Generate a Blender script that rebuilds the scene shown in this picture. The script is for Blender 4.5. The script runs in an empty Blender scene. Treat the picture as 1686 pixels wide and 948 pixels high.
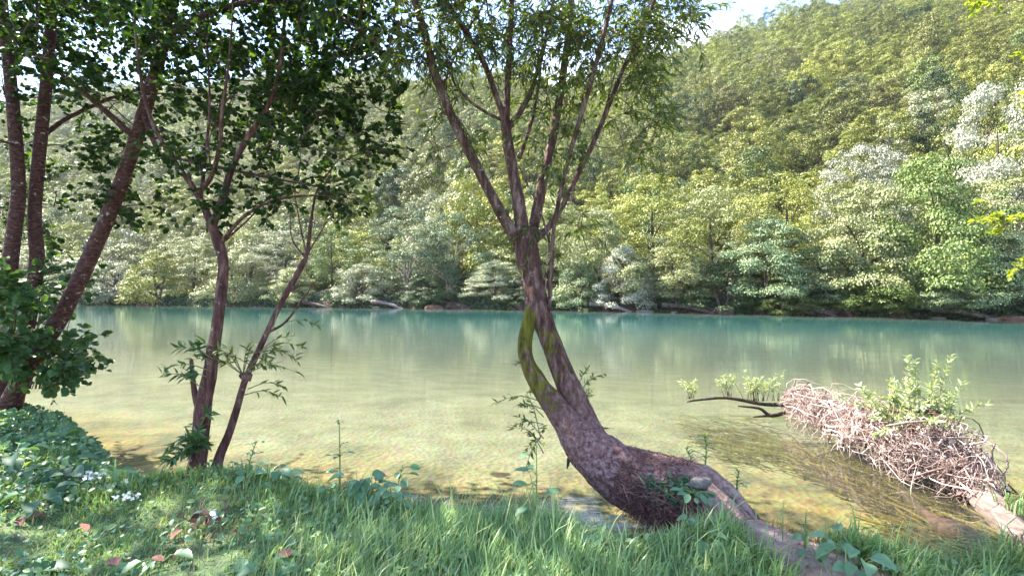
import bpy, math, random
import numpy as np
from mathutils import Vector, noise as mnoise

R = math.radians
rng = np.random.default_rng(7)
random.seed(7)
scene = bpy.context.scene
COL = scene.collection

# ------------------------------------------------------------------ camera, sky, sun, exposure
CAM_H = 2.1
cam_d = bpy.data.cameras.new('camera'); cam = bpy.data.objects.new('camera', cam_d); COL.objects.link(cam)
cam.location = (0, 0, CAM_H); cam.rotation_euler = (R(90), 0, 0)
cam_d.sensor_width = 36; cam_d.lens = 18; cam_d.clip_start = 0.05; cam_d.clip_end = 2000
scene.camera = cam
SUN_EL, SUN_AZ = 49, -63            # azimuth measured from +Y (the view direction), negative = left
world = bpy.data.worlds.new('World'); scene.world = world; world.use_nodes = True
wn, wl = world.node_tree.nodes, world.node_tree.links
bg = wn['Background']
sky = wn.new('ShaderNodeTexSky'); sky.sky_type = 'NISHITA'; sky.sun_disc = False
sky.sun_elevation = R(SUN_EL); sky.sun_rotation = R(SUN_AZ)
sky.air_density = 1.0; sky.dust_density = .2; sky.ozone_density = 2.0
tcw = wn.new('ShaderNodeTexCoord'); mpw = wn.new('ShaderNodeMapping'); mpw.inputs['Scale'].default_value = (1, 1, 2.2); mpw.inputs['Location'].default_value = (3.1, .4, .7)
nzw = wn.new('ShaderNodeTexNoise'); nzw.inputs['Scale'].default_value = 1.7; nzw.inputs['Detail'].default_value = 7
rpw = wn.new('ShaderNodeValToRGB'); rpw.color_ramp.elements[0].position = 0.60; rpw.color_ramp.elements[1].position = 0.8
mxw = wn.new('ShaderNodeMix'); mxw.data_type = 'RGBA'; mxw.inputs[7].default_value = (11, 11.3, 12, 1)
wl.new(tcw.outputs['Generated'], mpw.inputs['Vector']); wl.new(mpw.outputs[0], nzw.inputs['Vector'])
wl.new(nzw.outputs['Fac'], rpw.inputs['Fac']); wl.new(rpw.outputs['Color'], mxw.inputs[0])
wl.new(sky.outputs[0], mxw.inputs[6]); wl.new(mxw.outputs[2], bg.inputs['Color'])
bg.inputs['Strength'].default_value = 0.11
sun_d = bpy.data.lights.new('sun', 'SUN'); sun = bpy.data.objects.new('sun', sun_d); COL.objects.link(sun)
sun_d.energy = 4.8; sun_d.angle = R(0.6); sun_d.color = (1.0, 0.94, 0.84)
az = R(SUN_AZ); el = R(SUN_EL)
to_sun = Vector((math.sin(az) * math.cos(el), math.cos(az) * math.cos(el), math.sin(el)))
sun.rotation_euler = to_sun.to_track_quat('Z', 'Y').to_euler(); sun.location = to_sun * 60
vs = scene.view_settings
vs.view_transform = 'Standard'; vs.look = 'None'; vs.gamma = 1; vs.use_curve_mapping = False
vs.exposure = 2.55
scene.cycles.use_denoising = True
scene.cycles.max_bounces = 8; scene.cycles.transparent_max_bounces = 8
scene.cycles.diffuse_bounces = 4; scene.cycles.glossy_bounces = 3; scene.cycles.transmission_bounces = 4
scene.cycles.caustics_reflective = False; scene.cycles.caustics_refractive = False

# ------------------------------------------------------------------ helpers
F = 843.0
def at(px, py, Y):
    return np.array([(px - 843) / F * Y, Y, CAM_H - (py - 474) / F * Y])
def pix(P):
    P = np.asarray(P, float); Y = np.maximum(P[..., 1], .05)
    return 843 + P[..., 0] / Y * F, 474 - (P[..., 2] - CAM_H) / Y * F
def tag(o, label=None, cat=None, group=None, kind=None):
    for k, v in (('label', label), ('category', cat), ('group', group), ('kind', kind)):
        if v: o[k] = v
    return o
def link(name, data, parent=None, loc=None):
    o = bpy.data.objects.new(name, data); COL.objects.link(o)
    if parent is not None: o.parent = parent
    if loc is not None: o.location = loc
    return o
def empty(name, loc=(0, 0, 0), **kw):
    o = link(name, None, None, loc); o.empty_display_size = .2
    return tag(o, **kw)
def mesh(name, V, faces, mat=None, attrs=None, smooth=False):
    """faces: list of (n,k) int arrays"""
    me = bpy.data.meshes.new(name)
    V = np.asarray(V, np.float32)
    faces = [np.asarray(f, np.int32) for f in faces if len(f)]
    nl = sum(f.size for f in faces); nf = sum(len(f) for f in faces)
    me.vertices.add(len(V)); me.vertices.foreach_set('co', V.ravel())
    me.loops.add(nl); me.polygons.add(nf)
    me.loops.foreach_set('vertex_index', np.concatenate([f.ravel() for f in faces]))
    sizes = np.concatenate([np.full(len(f), f.shape[1], np.int32) for f in faces])
    me.polygons.foreach_set('loop_start', np.concatenate([[0], np.cumsum(sizes)[:-1]]).astype(np.int32))
    if smooth: me.polygons.foreach_set('use_smooth', np.ones(nf, bool))
    for k, a in (attrs or {}).items():
        at_ = me.attributes.new(k, 'FLOAT', 'POINT'); at_.data.foreach_set('value', np.asarray(a, np.float32))
    me.update(calc_edges=True)
    if mat: me.materials.append(mat)
    return me
class Bag:
    """collects pieces into one mesh"""
    def __init__(s): s.V = []; s.F = {}; s.A = []; s.n = 0
    def add(s, V, faces, a=0.0):
        V = np.asarray(V, float)
        for f in faces:
            f = np.asarray(f)
            if len(f): s.F.setdefault(f.shape[1], []).append(f + s.n)
        s.V.append(V); s.A.append(np.broadcast_to(np.asarray(a, float), (len(V),)).copy()); s.n += len(V)
    def mesh(s, name, mat, smooth=False):
        return mesh(name, np.concatenate(s.V), [np.concatenate(v) for v in s.F.values()], mat, {'tint': np.concatenate(s.A)}, smooth)
def unit(v): return v / np.maximum(np.linalg.norm(v, axis=-1, keepdims=True), 1e-9)
def frames(axis, normal):
    """rotation matrices whose columns are x=side, y=axis, z=normal"""
    y = unit(axis); x = unit(np.cross(y, normal)); z = np.cross(x, y)
    return np.stack([x, y, z], -1)
def stamp(T, faces, pos, Rm, scale):
    """copies of template T (k,3) at pos (n,3)"""
    n, k = len(pos), len(T)
    sc = np.asarray(scale, float)
    if sc.ndim == 1: sc = sc[:, None]
    V = np.einsum('nij,nkj->nki', Rm, T[None] * sc[:, None, :]) + pos[:, None]
    off = (np.arange(n) * k)[:, None, None]
    return V.reshape(-1, 3), [(f[None] + off).reshape(-1, f.shape[1]) for f in faces]
def smooth_path(P, Rr, n):
    """Catmull-Rom through control points"""
    P = np.asarray(P, float); Rr = np.asarray(Rr, float)
    m = len(P); t = np.linspace(0, m - 1, n); i = np.minimum(t.astype(int), m - 2); u = (t - i)[:, None]
    Q = np.vstack([2 * P[0] - P[1], P, 2 * P[-1] - P[-2]])
    p0, p1, p2, p3 = Q[i], Q[i + 1], Q[i + 2], Q[i + 3]
    out = .5 * ((2 * p1) + (-p0 + p2) * u + (2 * p0 - 5 * p1 + 4 * p2 - p3) * u**2 + (-p0 + 3 * p1 - 3 * p2 + p3) * u**3)
    return out, np.interp(t, np.arange(m), Rr)
def tube(P, Rr, seg=8, rough=0.0, fs=6.0, cap=True, seed=0.0):
    P = np.asarray(P, float); n = len(P)
    T = np.gradient(P, axis=0); T = unit(T)
    N = np.zeros_like(P); a = np.array([0, 0, 1.]) if abs(T[0, 2]) < .9 else np.array([1., 0, 0])
    N[0] = unit(np.cross(T[0], a))
    for i in range(1, n):
        v = N[i - 1] - T[i] * np.dot(N[i - 1], T[i]); N[i] = v / max(np.linalg.norm(v), 1e-9)
    B = np.cross(T, N)
    th = np.linspace(0, 2 * math.pi, seg, endpoint=False)
    rr = np.repeat(np.asarray(Rr, float)[:, None], seg, 1)
    if rough > 0:
        cum = np.concatenate([[0], np.cumsum(np.linalg.norm(np.diff(P, axis=0), axis=1))])
        for i in range(n):
            r0 = max(Rr[i], .01)
            for j in range(seg):
                c, s_ = math.cos(th[j]), math.sin(th[j])
                v = Vector((c * r0 * fs * 2.2 + seed, s_ * r0 * fs * 2.2, cum[i] * fs * .5))
                w = Vector((c * 1.3 + seed, s_ * 1.3, cum[i] * 2.2))
                rr[i, j] *= 1 + rough * (1 - 2.4 * abs(mnoise.noise(v))) * .8 + rough * 1.1 * mnoise.noise(w)
    V = P[:, None] + rr[..., None] * (np.cos(th)[None, :, None] * N[:, None] + np.sin(th)[None, :, None] * B[:, None])
    V = V.reshape(-1, 3)
    i, j = np.meshgrid(np.arange(n - 1), np.arange(seg), indexing='ij'); j2 = (j + 1) % seg
    q = np.stack([i * seg + j, i * seg + j2, (i + 1) * seg + j2, (i + 1) * seg + j], -1).reshape(-1, 4)
    fs_ = [q]
    if cap:
        V = np.vstack([V, P[-1] + T[-1] * Rr[-1] * .5, P[0]])
        k = n * seg; jj = np.arange(seg)
        fs_.append(np.concatenate([np.stack([(n - 1) * seg + jj, (n - 1) * seg + (jj + 1) % seg, np.full(seg, k)], -1),
                                   np.stack([(jj + 1) % seg, jj, np.full(seg, k + 1)], -1)]))
    return V, fs_
def rand_dirs(n, r=rng): return unit(r.normal(size=(n, 3)))
def interp(x, xs, ys): return np.interp(x, xs, ys)
def sstep(a, b, x):
    t = np.clip((x - a) / (b - a), 0, 1); return t * t * (3 - 2 * t)
def wob(x, y, f=1.0, s=0.0):
    return (np.sin(x * 1.3 * f + y * .7 * f + s) + np.sin(-x * .8 * f + y * 1.7 * f + 2.1 + s) + np.sin(x * 2.9 * f + 1.3 * y * f + 4 + s) * .5
            + np.sin(x * 4.7 * f - 3.9 * y * f + 1 + s) * .3) / 2.8

# ------------------------------------------------------------------ materials
def newmat(name):
    m = bpy.data.materials.new(name); m.use_nodes = True
    nt = m.node_tree; nt.nodes.clear()
    return m, nt.nodes, nt.links, nt.nodes.new('ShaderNodeOutputMaterial')
def N_(nodes, typ, **kw):
    n = nodes.new(typ)
    for k, v in kw.items():
        if k in n.inputs.keys(): n.inputs[k].default_value = v
        else: setattr(n, k, v)
    return n
def ramp(nodes, stops):
    r = nodes.new('ShaderNodeValToRGB'); e = r.color_ramp.elements
    while len(e) < len(stops): e.new(.5)
    for i, (p, c) in enumerate(stops): e[i].position = p; e[i].color = (*c, 1)
    return r
def mixc(nodes, links, fac, a, b, blend='MIX'):
    m = nodes.new('ShaderNodeMix'); m.data_type = 'RGBA'; m.blend_type = blend
    for sock, v in ((m.inputs[0], fac), (m.inputs[6], a), (m.inputs[7], b)):
        if isinstance(v, (int, float)): sock.default_value = v
        elif isinstance(v, tuple): sock.default_value = (*v, 1) if len(v) == 3 else v
        else: links.new(v, sock)
    return m.outputs[2]
def leaf_mat(name, c1, c2, c3=None, trans=.4, rough=.5, spec=.35, objcol=False, tboost=(1.5, 1.45, .5)):
    m, n, l, out = newmat(name)
    att = N_(n, 'ShaderNodeAttribute', attribute_name='tint')
    stops = [(0, c1), (.75, c2)] + ([(1, c3)] if c3 else [])
    rp = ramp(n, stops); l.new(att.outputs['Fac'], rp.inputs['Fac']); col = rp.outputs['Color']
    if objcol:
        oi = n.new('ShaderNodeObjectInfo')
        col = mixc(n, l, 1.0, col, oi.outputs['Color'], 'MULTIPLY')
        hs = n.new('ShaderNodeHueSaturation'); mr = N_(n, 'ShaderNodeMapRange'); mr.inputs[3].default_value = .8; mr.inputs[4].default_value = 1.2
        l.new(oi.outputs['Random'], mr.inputs[0]); l.new(mr.outputs[0], hs.inputs['Value']); l.new(col, hs.inputs['Color']); col = hs.outputs['Color']
    p = N_(n, 'ShaderNodeBsdfPrincipled', Roughness=rough); p.inputs['Specular IOR Level'].default_value = spec
    l.new(col, p.inputs['Base Color'])
    tr = n.new('ShaderNodeBsdfTranslucent'); l.new(mixc(n, l, 1.0, col, tboost, 'MULTIPLY'), tr.inputs['Color'])
    mx = n.new('ShaderNodeMixShader'); mx.inputs[0].default_value = trans
    l.new(p.outputs[0], mx.inputs[1]); l.new(tr.outputs[0], mx.inputs[2]); l.new(mx.outputs[0], out.inputs['Surface'])
    return m
def bark_mat(name, dark, mid, light, lichen=(.42, .40, .38), lich=.62, scale=9, moss=False, bump=.5, stretch=.22, low=None):
    m, n, l, out = newmat(name)
    tc = n.new('ShaderNodeTexCoord'); mp = n.new('ShaderNodeMapping'); mp.inputs['Scale'].default_value = (1, 1, stretch)
    l.new(tc.outputs['Object'], mp.inputs['Vector'])
    n1 = N_(n, 'ShaderNodeTexNoise', Scale=scale * 2.6, Detail=8.0, Roughness=.68); l.new(mp.outputs[0], n1.inputs['Vector'])
    n2 = N_(n, 'ShaderNodeTexNoise', Scale=scale * .8, Detail=4.0); l.new(tc.outputs['Object'], n2.inputs['Vector'])
    n3 = N_(n, 'ShaderNodeTexNoise', Scale=scale * 1.7, Detail=6.0, Roughness=.7); l.new(tc.outputs['Object'], n3.inputs['Vector'])
    rp = ramp(n, [(.32, dark), (.5, mid), (.68, light)]); l.new(n1.outputs['Fac'], rp.inputs['Fac'])
    rl = ramp(n, [(lich, (0, 0, 0)), (lich + .06, (1, 1, 1))]); l.new(n3.outputs['Fac'], rl.inputs['Fac'])
    col = mixc(n, l, rl.outputs['Color'], rp.outputs['Color'], lichen)
    if low:      # flakier, greyer bark towards the foot of the tree
        sx_ = n.new('ShaderNodeSeparateXYZ'); l.new(tc.outputs['Object'], sx_.inputs[0])
        ma = N_(n, 'ShaderNodeMath', operation='MULTIPLY_ADD'); ma.inputs[1].default_value = 1.1; l.new(n3.outputs['Fac'], ma.inputs[0]); l.new(sx_.outputs['Z'], ma.inputs[2])
        mr = N_(n, 'ShaderNodeMapRange'); mr.inputs[1].default_value = 1.65; mr.inputs[2].default_value = .95; l.new(ma.outputs[0], mr.inputs[0])
        n4 = N_(n, 'ShaderNodeTexNoise', Scale=scale * 3.4, Detail=8.0, Roughness=.7); l.new(tc.outputs['Object'], n4.inputs['Vector'])
        rp4 = ramp(n, [(.36, low[0]), (.5, low[1]), (.66, low[2])]); l.new(n4.outputs['Fac'], rp4.inputs['Fac'])
        col = mixc(n, l, mr.outputs[0], col, rp4.outputs['Color'])
    if moss:
        att = N_(n, 'ShaderNodeAttribute', attribute_name='tint')
        ad = N_(n, 'ShaderNodeMath', operation='MULTIPLY_ADD'); ad.inputs[1].default_value = 1.0; ad.inputs[2].default_value = -.42
        l.new(att.outputs['Fac'], ad.inputs[0])
        a2 = N_(n, 'ShaderNodeMath', operation='ADD'); l.new(ad.outputs[0], a2.inputs[0]); l.new(n3.outputs['Fac'], a2.inputs[1])
        rm = ramp(n, [(.50, (0, 0, 0)), (.60, (1, 1, 1))]); l.new(a2.outputs[0], rm.inputs['Fac'])
        mossc = ramp(n, [(.35, (.04, .034, .006)), (.65, (.17, .15, .02))]); l.new(n1.outputs['Fac'], mossc.inputs['Fac'])
        col = mixc(n, l, rm.outputs['Color'], col, mossc.outputs['Color'])
    p = N_(n, 'ShaderNodeBsdfPrincipled', Roughness=.85); p.inputs['Specular IOR Level'].default_value = .2
    l.new(col, p.inputs['Base Color'])
    bp = N_(n, 'ShaderNodeBump', Strength=bump, Distance=.03); l.new(n1.outputs['Fac'], bp.inputs['Height']); l.new(bp.outputs[0], p.inputs['Normal'])
    l.new(p.outputs[0], out.inputs['Surface'])
    return m
def noise_mat(name, stops, scale=4, rough=.9, bump=.4, dist=.03, detail=8, coords='Object', vscale=(1, 1, 1), attr=None):
    m, n, l, out = newmat(name)
    tc = n.new('ShaderNodeTexCoord'); mp = n.new('ShaderNodeMapping'); mp.inputs['Scale'].default_value = vscale
    l.new(tc.outputs[coords], mp.inputs['Vector'])
    n1 = N_(n, 'ShaderNodeTexNoise', Scale=scale, Detail=float(detail), Roughness=.65); l.new(mp.outputs[0], n1.inputs['Vector'])
    rp = ramp(n, stops); l.new(n1.outputs['Fac'], rp.inputs['Fac']); col = rp.outputs['Color']
    if attr:
        a = N_(n, 'ShaderNodeAttribute', attribute_name='tint'); r2 = ramp(n, attr); l.new(a.outputs['Fac'], r2.inputs['Fac'])
        col = mixc(n, l, 1.0, col, r2.outputs['Color'], 'MULTIPLY')
    p = N_(n, 'ShaderNodeBsdfPrincipled', Roughness=rough); p.inputs['Specular IOR Level'].default_value = .25
    l.new(col, p.inputs['Base Color'])
    bp = N_(n, 'ShaderNodeBump', Strength=bump, Distance=dist); l.new(n1.outputs['Fac'], bp.inputs['Height']); l.new(bp.outputs[0], p.inputs['Normal'])
    l.new(p.outputs[0], out.inputs['Surface'])
    return m

M = {}
M['bark_willow'] = bark_mat('bark_willow', (.022, .009, .008), (.095, .044, .038), (.26, .165, .15), moss=True, scale=8, bump=.9, low=((.06, .024, .024), (.20, .105, .10), (.38, .26, .25)))
M['bark_alder'] = bark_mat('bark_alder', (.02, .008, .008), (.075, .03, .028), (.15, .075, .068), lich=.60, lichen=(.38, .30, .29), stretch=2.2, scale=7, bump=.5)
M['bark_small'] = bark_mat('bark_small', (.025, .01, .01), (.10, .042, .038), (.22, .12, .11), lich=.62, moss=True, bump=.7)
M['bark_far'] = bark_mat('bark_far', (.03, .02, .016), (.085, .06, .05), (.17, .13, .115), scale=2, bump=.3)
M['bark_pale'] = bark_mat('bark_pale', (.14, .10, .095), (.28, .22, .21), (.4, .33, .32), scale=2, bump=.3)
M['leaf_far'] = leaf_mat('leaf_far', (.55, .58, .5), (1.0, 1.0, .9), (1.35, 1.25, 1.1), trans=.08, rough=.5, spec=.25, objcol=True, tboost=(1.15, 1.15, .6))
M['leaf_alder'] = leaf_mat('leaf_alder', (.012, .03, .009), (.03, .065, .014), (.085, .13, .024), trans=.48, rough=.45, spec=.25)
M['leaf_shrub'] = leaf_mat('leaf_shrub', (.035, .08, .03), (.08, .15, .055), (.17, .24, .07), trans=.32, rough=.45, spec=.3)
M['leaf_willow'] = leaf_mat('leaf_willow', (.05, .085, .02), (.13, .17, .04), (.24, .26, .06), trans=.45, rough=.42, spec=.4)
M['leaf_sprout'] = leaf_mat('leaf_sprout', (.2, .26, .13), (.40, .45, .27), (.55, .5, .36), trans=.35, rough=.45)
M['leaf_yellow'] = leaf_mat('leaf_yellow', (.14, .19, .02), (.28, .32, .03), (.38, .38, .06), trans=.5, rough=.45)
M['grass'] = leaf_mat('grass', (.11, .205, .065), (.255, .375, .15), (.46, .46, .22), trans=.35, rough=.42, spec=.4, tboost=(1.3, 1.3, .7))
M['grass_dry'] = leaf_mat('grass_dry', (.20, .13, .09), (.36, .24, .17), (.5, .38, .28), trans=.25, rough=.7, spec=.15, tboost=(1.1, 1, .8))
M['herb'] = leaf_mat('herb', (.08, .17, .08), (.16, .28, .15), (.27, .36, .13), trans=.3, rough=.42, spec=.4)
M['herb_dark'] = leaf_mat('herb_dark', (.04, .10, .05), (.09, .18, .10), (.17, .26, .11), trans=.3, rough=.5, spec=.25)
M['stalk'] = noise_mat('stalk', [(.3, (.10, .17, .05)), (.7, (.19, .26, .09))], scale=20, rough=.6, bump=.1)
M['twig'] = noise_mat('twig', [(.3, (.05, .028, .024)), (.7, (.14, .09, .075))], scale=14, rough=.85, bump=.3)
M['twig_green'] = noise_mat('twig_green', [(.3, (.13, .12, .06)), (.7, (.24, .2, .11))], scale=14, rough=.7, bump=.2)
M['soil'] = noise_mat('soil', [(.3, (.14, .075, .062)), (.5, (.30, .19, .165)), (.72, (.46, .34, .31))], scale=12, bump=.7, dist=.04)
M['dirt_far'] = noise_mat('dirt_far', [(.3, (.025, .013, .011)), (.5, (.075, .04, .032)), (.72, (.24, .17, .14))], scale=1.9, bump=.8, dist=.2)
M['fibre'] = noise_mat('fibre', [(.3, (.11, .055, .05)), (.6, (.26, .155, .135))], scale=8, bump=.2, attr=[(0, (.35, .3, .33)), (.6, (1, .9, .9)), (1, (2.2, 1.9, 1.75))])
M['debris'] = noise_mat('debris', [(.3, (.26, .20, .175)), (.65, (.5, .42, .38))], scale=8, bump=.2, attr=[(0, (.2, .13, .13)), (.4, (.8, .7, .68)), (1, (1.6, 1.55, 1.5))])
M['drift'] = noise_mat('drift', [(.3, (.06, .038, .03)), (.5, (.15, .108, .09)), (.75, (.29, .235, .205))], scale=9, bump=.6, dist=.03, vscale=(3, .5, 3))
M['drift_dark'] = noise_mat('drift_dark', [(.3, (.02, .012, .008)), (.6, (.07, .045, .03)), (.8, (.16, .11, .08))], scale=9, bump=.6, rough=.4, vscale=(3, .6, 3))
M['weed'] = leaf_mat('weed', (.05, .032, .006), (.13, .09, .012), (.2, .15, .03), trans=.3, rough=.6, spec=.2)
M['stone'] = noise_mat('stone', [(.3, (.07, .06, .055)), (.55, (.18, .155, .14)), (.75, (.32, .29, .27))], scale=6, bump=.5, dist=.03)
M['stone_red'] = noise_mat('stone_red', [(.3, (.07, .035, .025)), (.55, (.17, .09, .06)), (.75, (.32, .21, .16))], scale=3, bump=.5, dist=.05)
M['litter'] = noise_mat('litter', [(.3, (.12, .04, .03)), (.6, (.30, .15, .11)), (.8, (.5, .36, .32))], scale=12, bump=.2)
M['petal_white'] = noise_mat('petal_white', [(.3, (.62, .62, .58)), (.7, (.8, .8, .77))], scale=20, rough=.7, bump=.1)
M['petal_yellow'] = noise_mat('petal_yellow', [(.3, (.7, .55, .02)), (.7, (.8, .68, .05))], scale=20, rough=.7, bump=.1)

# ------------------------------------------------------------------ terrain functions
EX = np.array([-60, -30, -8, -5.6, -4.6, -3.9, -3.3, -2.8, -2, -1.3, -.4, .4, .9, 1.35, 1.75, 2.15, 3, 4, 6, 30, 60.])
EY = np.array([16, 11, 7.6, 6.7, 5.9, 5.2, 4.95, 5.2, 4.9, 4.55, 4.15, 3.9, 3.8, 4.0, 4.1, 3.75, 3.5, 3.4, 3.1, 0, -8.])
def edge(x): return interp(x, EX, EY)
SX = np.array([-420, -200, -120, -52, 0, 18, 33, 60, 110, 200, 420.])
SY = np.array([165, 108, 84, 64, 50, 42.5, 33.5, 15, -14, -62, -170.])
def shore(x):
    return (interp(x - 6, SX, SY) + 2 * interp(x, SX, SY) + interp(x + 6, SX, SY)) / 4 + .5 * wob(x * .25, x * .11) + .45 * wob(x * .9, x * .5)
def far_s(x, y):
    sl = (interp(x + 5, SX, SY) - interp(x - 5, SX, SY)) / 10
    return (y - shore(x)) / np.sqrt(1 + sl * sl)
def ridge_s(x): return np.maximum(212, 205 + .85 * x)
def hill_h(x, y):
    s = far_s(x, y)
    slope = interp(x, [-225, -50, 116, 191, 300], [.65, .56, .515, .505, .50])
    sr = ridge_s(x)
    up = np.minimum(s - 24, sr); over = np.maximum(s - 24 - sr, 0)
    h = -.9 + (1.45 + .35 * wob(x * .33, x * .2)) * sstep(-.8, .9, s) + 1.5 * sstep(1, 9, s) + np.maximum(up, 0) * slope - over * .25
    return h + sstep(25, 90, s) * 5.5 * wob(x * .03, y * .028) + sstep(.2, 3, s) * .25 * wob(x * .6, y * .7)
def bank_h(x, y):
    d = y - edge(x) + .12 * wob(x * 1.7, y * 1.1)
    z = .42 + .035 * wob(x * 1.6, y * 1.9) + .02 * wob(x * 5, y * 5)
    px_ = interp(y, [1, 2.5, 3.3, 3.9, 4.4], [2.15, 1.95, 1.78, 1.72, 1.55])
    z = z + .05 * np.exp(-((x - px_) / .28) ** 2) * sstep(4.5, 3.9, y)
    z = z + .12 * sstep(-3.2, -5.0, x)
    return z - .8 * sstep(-.55, .45, d) - 3.0 * sstep(.3, 4, d)
def bed_h(x, y):
    d = np.maximum(y - edge(x), 0); s = -far_s(x, y)
    near = .10 + .055 * np.minimum(d, 7) + .085 * np.maximum(d - 7, 0)
    far = .25 + .28 * np.maximum(s, 0)
    return -np.minimum(np.minimum(near, far), 2.8) + .02 * wob(x * 2.2, y * 2.6)
def grid(name, xs, ys, fn, mat, attr=None, smooth=True):
    X, Y = np.meshgrid(xs, ys); Z = fn(X, Y)
    V = np.stack([X, Y, Z], -1).reshape(-1, 3); nx, ny = len(xs), len(ys)
    i, j = np.meshgrid(np.arange(ny - 1), np.arange(nx - 1), indexing='ij')
    q = np.stack([i * nx + j, i * nx + j + 1, (i + 1) * nx + j + 1, (i + 1) * nx + j], -1).reshape(-1, 4)
    return mesh(name, V, [q], mat, {'tint': attr(X, Y).ravel()} if attr is not None else None, smooth)
def axis(lo, hi, fine_lo, fine_hi, fs, cs):
    a = np.arange(fine_lo, fine_hi, fs)
    g = [fine_hi]; st = fs
    while g[-1] < hi: st = min(st * 1.12, cs); g.append(g[-1] + st)
    h = [fine_lo]; st = fs
    while h[-1] > lo: st = min(st * 1.12, cs); h.append(h[-1] - st)
    return np.concatenate([np.array(h[1:])[::-1], a, np.array(g)])

# ground of the near bank
m, n, l, out = newmat('ground')
tc = n.new('ShaderNodeTexCoord'); a = N_(n, 'ShaderNodeAttribute', attribute_name='tint')
n1 = N_(n, 'ShaderNodeTexNoise', Scale=9.0, Detail=9.0, Roughness=.7); l.new(tc.outputs['Object'], n1.inputs['Vector'])
g1 = ramp(n, [(.35, (.04, .065, .025)), (.55, (.085, .125, .05)), (.75, (.17, .17, .09))]); l.new(n1.outputs['Fac'], g1.inputs['Fac'])
g2 = ramp(n, [(.32, (.14, .075, .06)), (.5, (.27, .17, .145)), (.7, (.42, .31, .275))]); l.new(n1.outputs['Fac'], g2.inputs['Fac'])
col = mixc(n, l, a.outputs['Fac'], g1.outputs['Color'], g2.outputs['Color'])
p = N_(n, 'ShaderNodeBsdfPrincipled', Roughness=.95); l.new(col, p.inputs['Base Color'])
bp = N_(n, 'ShaderNodeBump', Strength=.7, Distance=.03); l.new(n1.outputs['Fac'], bp.inputs['Height']); l.new(bp.outputs[0], p.inputs['Normal'])
l.new(p.outputs[0], out.inputs['Surface']); M['ground'] = m
def path_mask(x, y):
    px_ = interp(y, [1, 2.5, 3.3, 3.9, 4.4], [2.15, 1.95, 1.78, 1.72, 1.55])
    wd = interp(y, [2.4, 3.3, 4.2], [.27, .24, .3])
    return np.exp(-((x - px_) / wd) ** 4) * sstep(4.7, 4.3, y)
ground = link('ground', grid('ground', axis(-60, 60, -7, 6, .05, 2.0), axis(-60, 16, 1.5, 7.5, .05, 2.0), bank_h, M['ground'],
                             lambda x, y: np.clip(path_mask(x, y) + .75 * sstep(-.35, -.1, y - edge(x)), 0, 1)))
tag(ground, kind='structure')

# river bed
m, n, l, out = newmat('river_bed')
tc = n.new('ShaderNodeTexCoord'); a = N_(n, 'ShaderNodeAttribute', attribute_name='tint')
n1 = N_(n, 'ShaderNodeTexNoise', Scale=1.1, Detail=9.0, Roughness=.65); l.new(tc.outputs['Object'], n1.inputs['Vector'])
vo = N_(n, 'ShaderNodeTexVoronoi', Scale=13.0); l.new(tc.outputs['Object'], vo.inputs['Vector'])
pale = ramp(n, [(.3, (.095, .09, .06)), (.5, (.175, .163, .115)), (.7, (.25, .235, .178))]); l.new(n1.outputs['Fac'], pale.inputs['Fac'])
gold = ramp(n, [(.38, (.045, .024, .005)), (.48, (.15, .09, .014)), (.6, (.25, .165, .035))]); l.new(n1.outputs['Fac'], gold.inputs['Fac'])
col = mixc(n, l, a.outputs['Fac'], pale.outputs['Color'], gold.outputs['Color'])
col = mixc(n, l, .22, col, vo.outputs['Color'], 'SOFT_LIGHT')
p = N_(n, 'ShaderNodeBsdfPrincipled', Roughness=.9); l.new(col, p.inputs['Base Color'])
bp = N_(n, 'ShaderNodeBump', Strength=.6, Distance=.04); l.new(vo.outputs['Distance'], bp.inputs['Height']); l.new(bp.outputs[0], p.inputs['Normal'])
l.new(p.outputs[0], out.inputs['Surface']); M['bed'] = m
bed = link('river_bed', grid('river_bed', axis(-420, 420, -9, 9, .15, 8), axis(-180, 170, 2, 14, .15, 5), bed_h, M['bed'],
                             lambda x, y: np.clip(1.05 - (y - edge(x)) / interp(x, [-4, 0, 4], [2.4, 3.0, 5.5]), 0, 1)))
tag(bed, kind='structure')

# hillside beyond the river
M['hill'] = noise_mat('hill', [(.3, (.012, .018, .008)), (.55, (.03, .04, .015)), (.75, (.06, .06, .03))], scale=.35, bump=.4, dist=.5)
ss = np.concatenate([np.arange(-2, 3, .25), np.arange(3, 12, 1.), np.arange(12, 760, 5.)])
xs = np.concatenate([np.arange(-720, -110, 9.), np.arange(-110, 60, .8), np.arange(60, 720, 8.)])
X, S = np.meshgrid(xs, ss)
sl = (interp(X + 5, SX, SY) - interp(X - 5, SX, SY)) / 10
Yg = shore(X) + S * np.sqrt(1 + sl * sl)
V = np.stack([X, Yg, hill_h(X, Yg)], -1)
V[..., 2] += np.where((S > -1) & (S < 2), .13 * wob(X * 2.1, S * 3) + .1 * wob(X * .7, S), 0)
nx, ny = len(xs), len(ss); i, j = np.meshgrid(np.arange(ny - 1), np.arange(nx - 1), indexing='ij')
q = np.stack([i * nx + j, i * nx + j + 1, (i + 1) * nx + j + 1, (i + 1) * nx + j], -1).reshape(-1, 4)
me = mesh('hillside', V.reshape(-1, 3), [q], M['hill'], None, True)
me.materials.append(M['dirt_far'])
sm = (S[:-1, :-1].ravel() < 1.6); me.polygons.foreach_set('material_index', sm.astype(np.int32))
tag(link('hillside', me), kind='structure')

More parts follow.
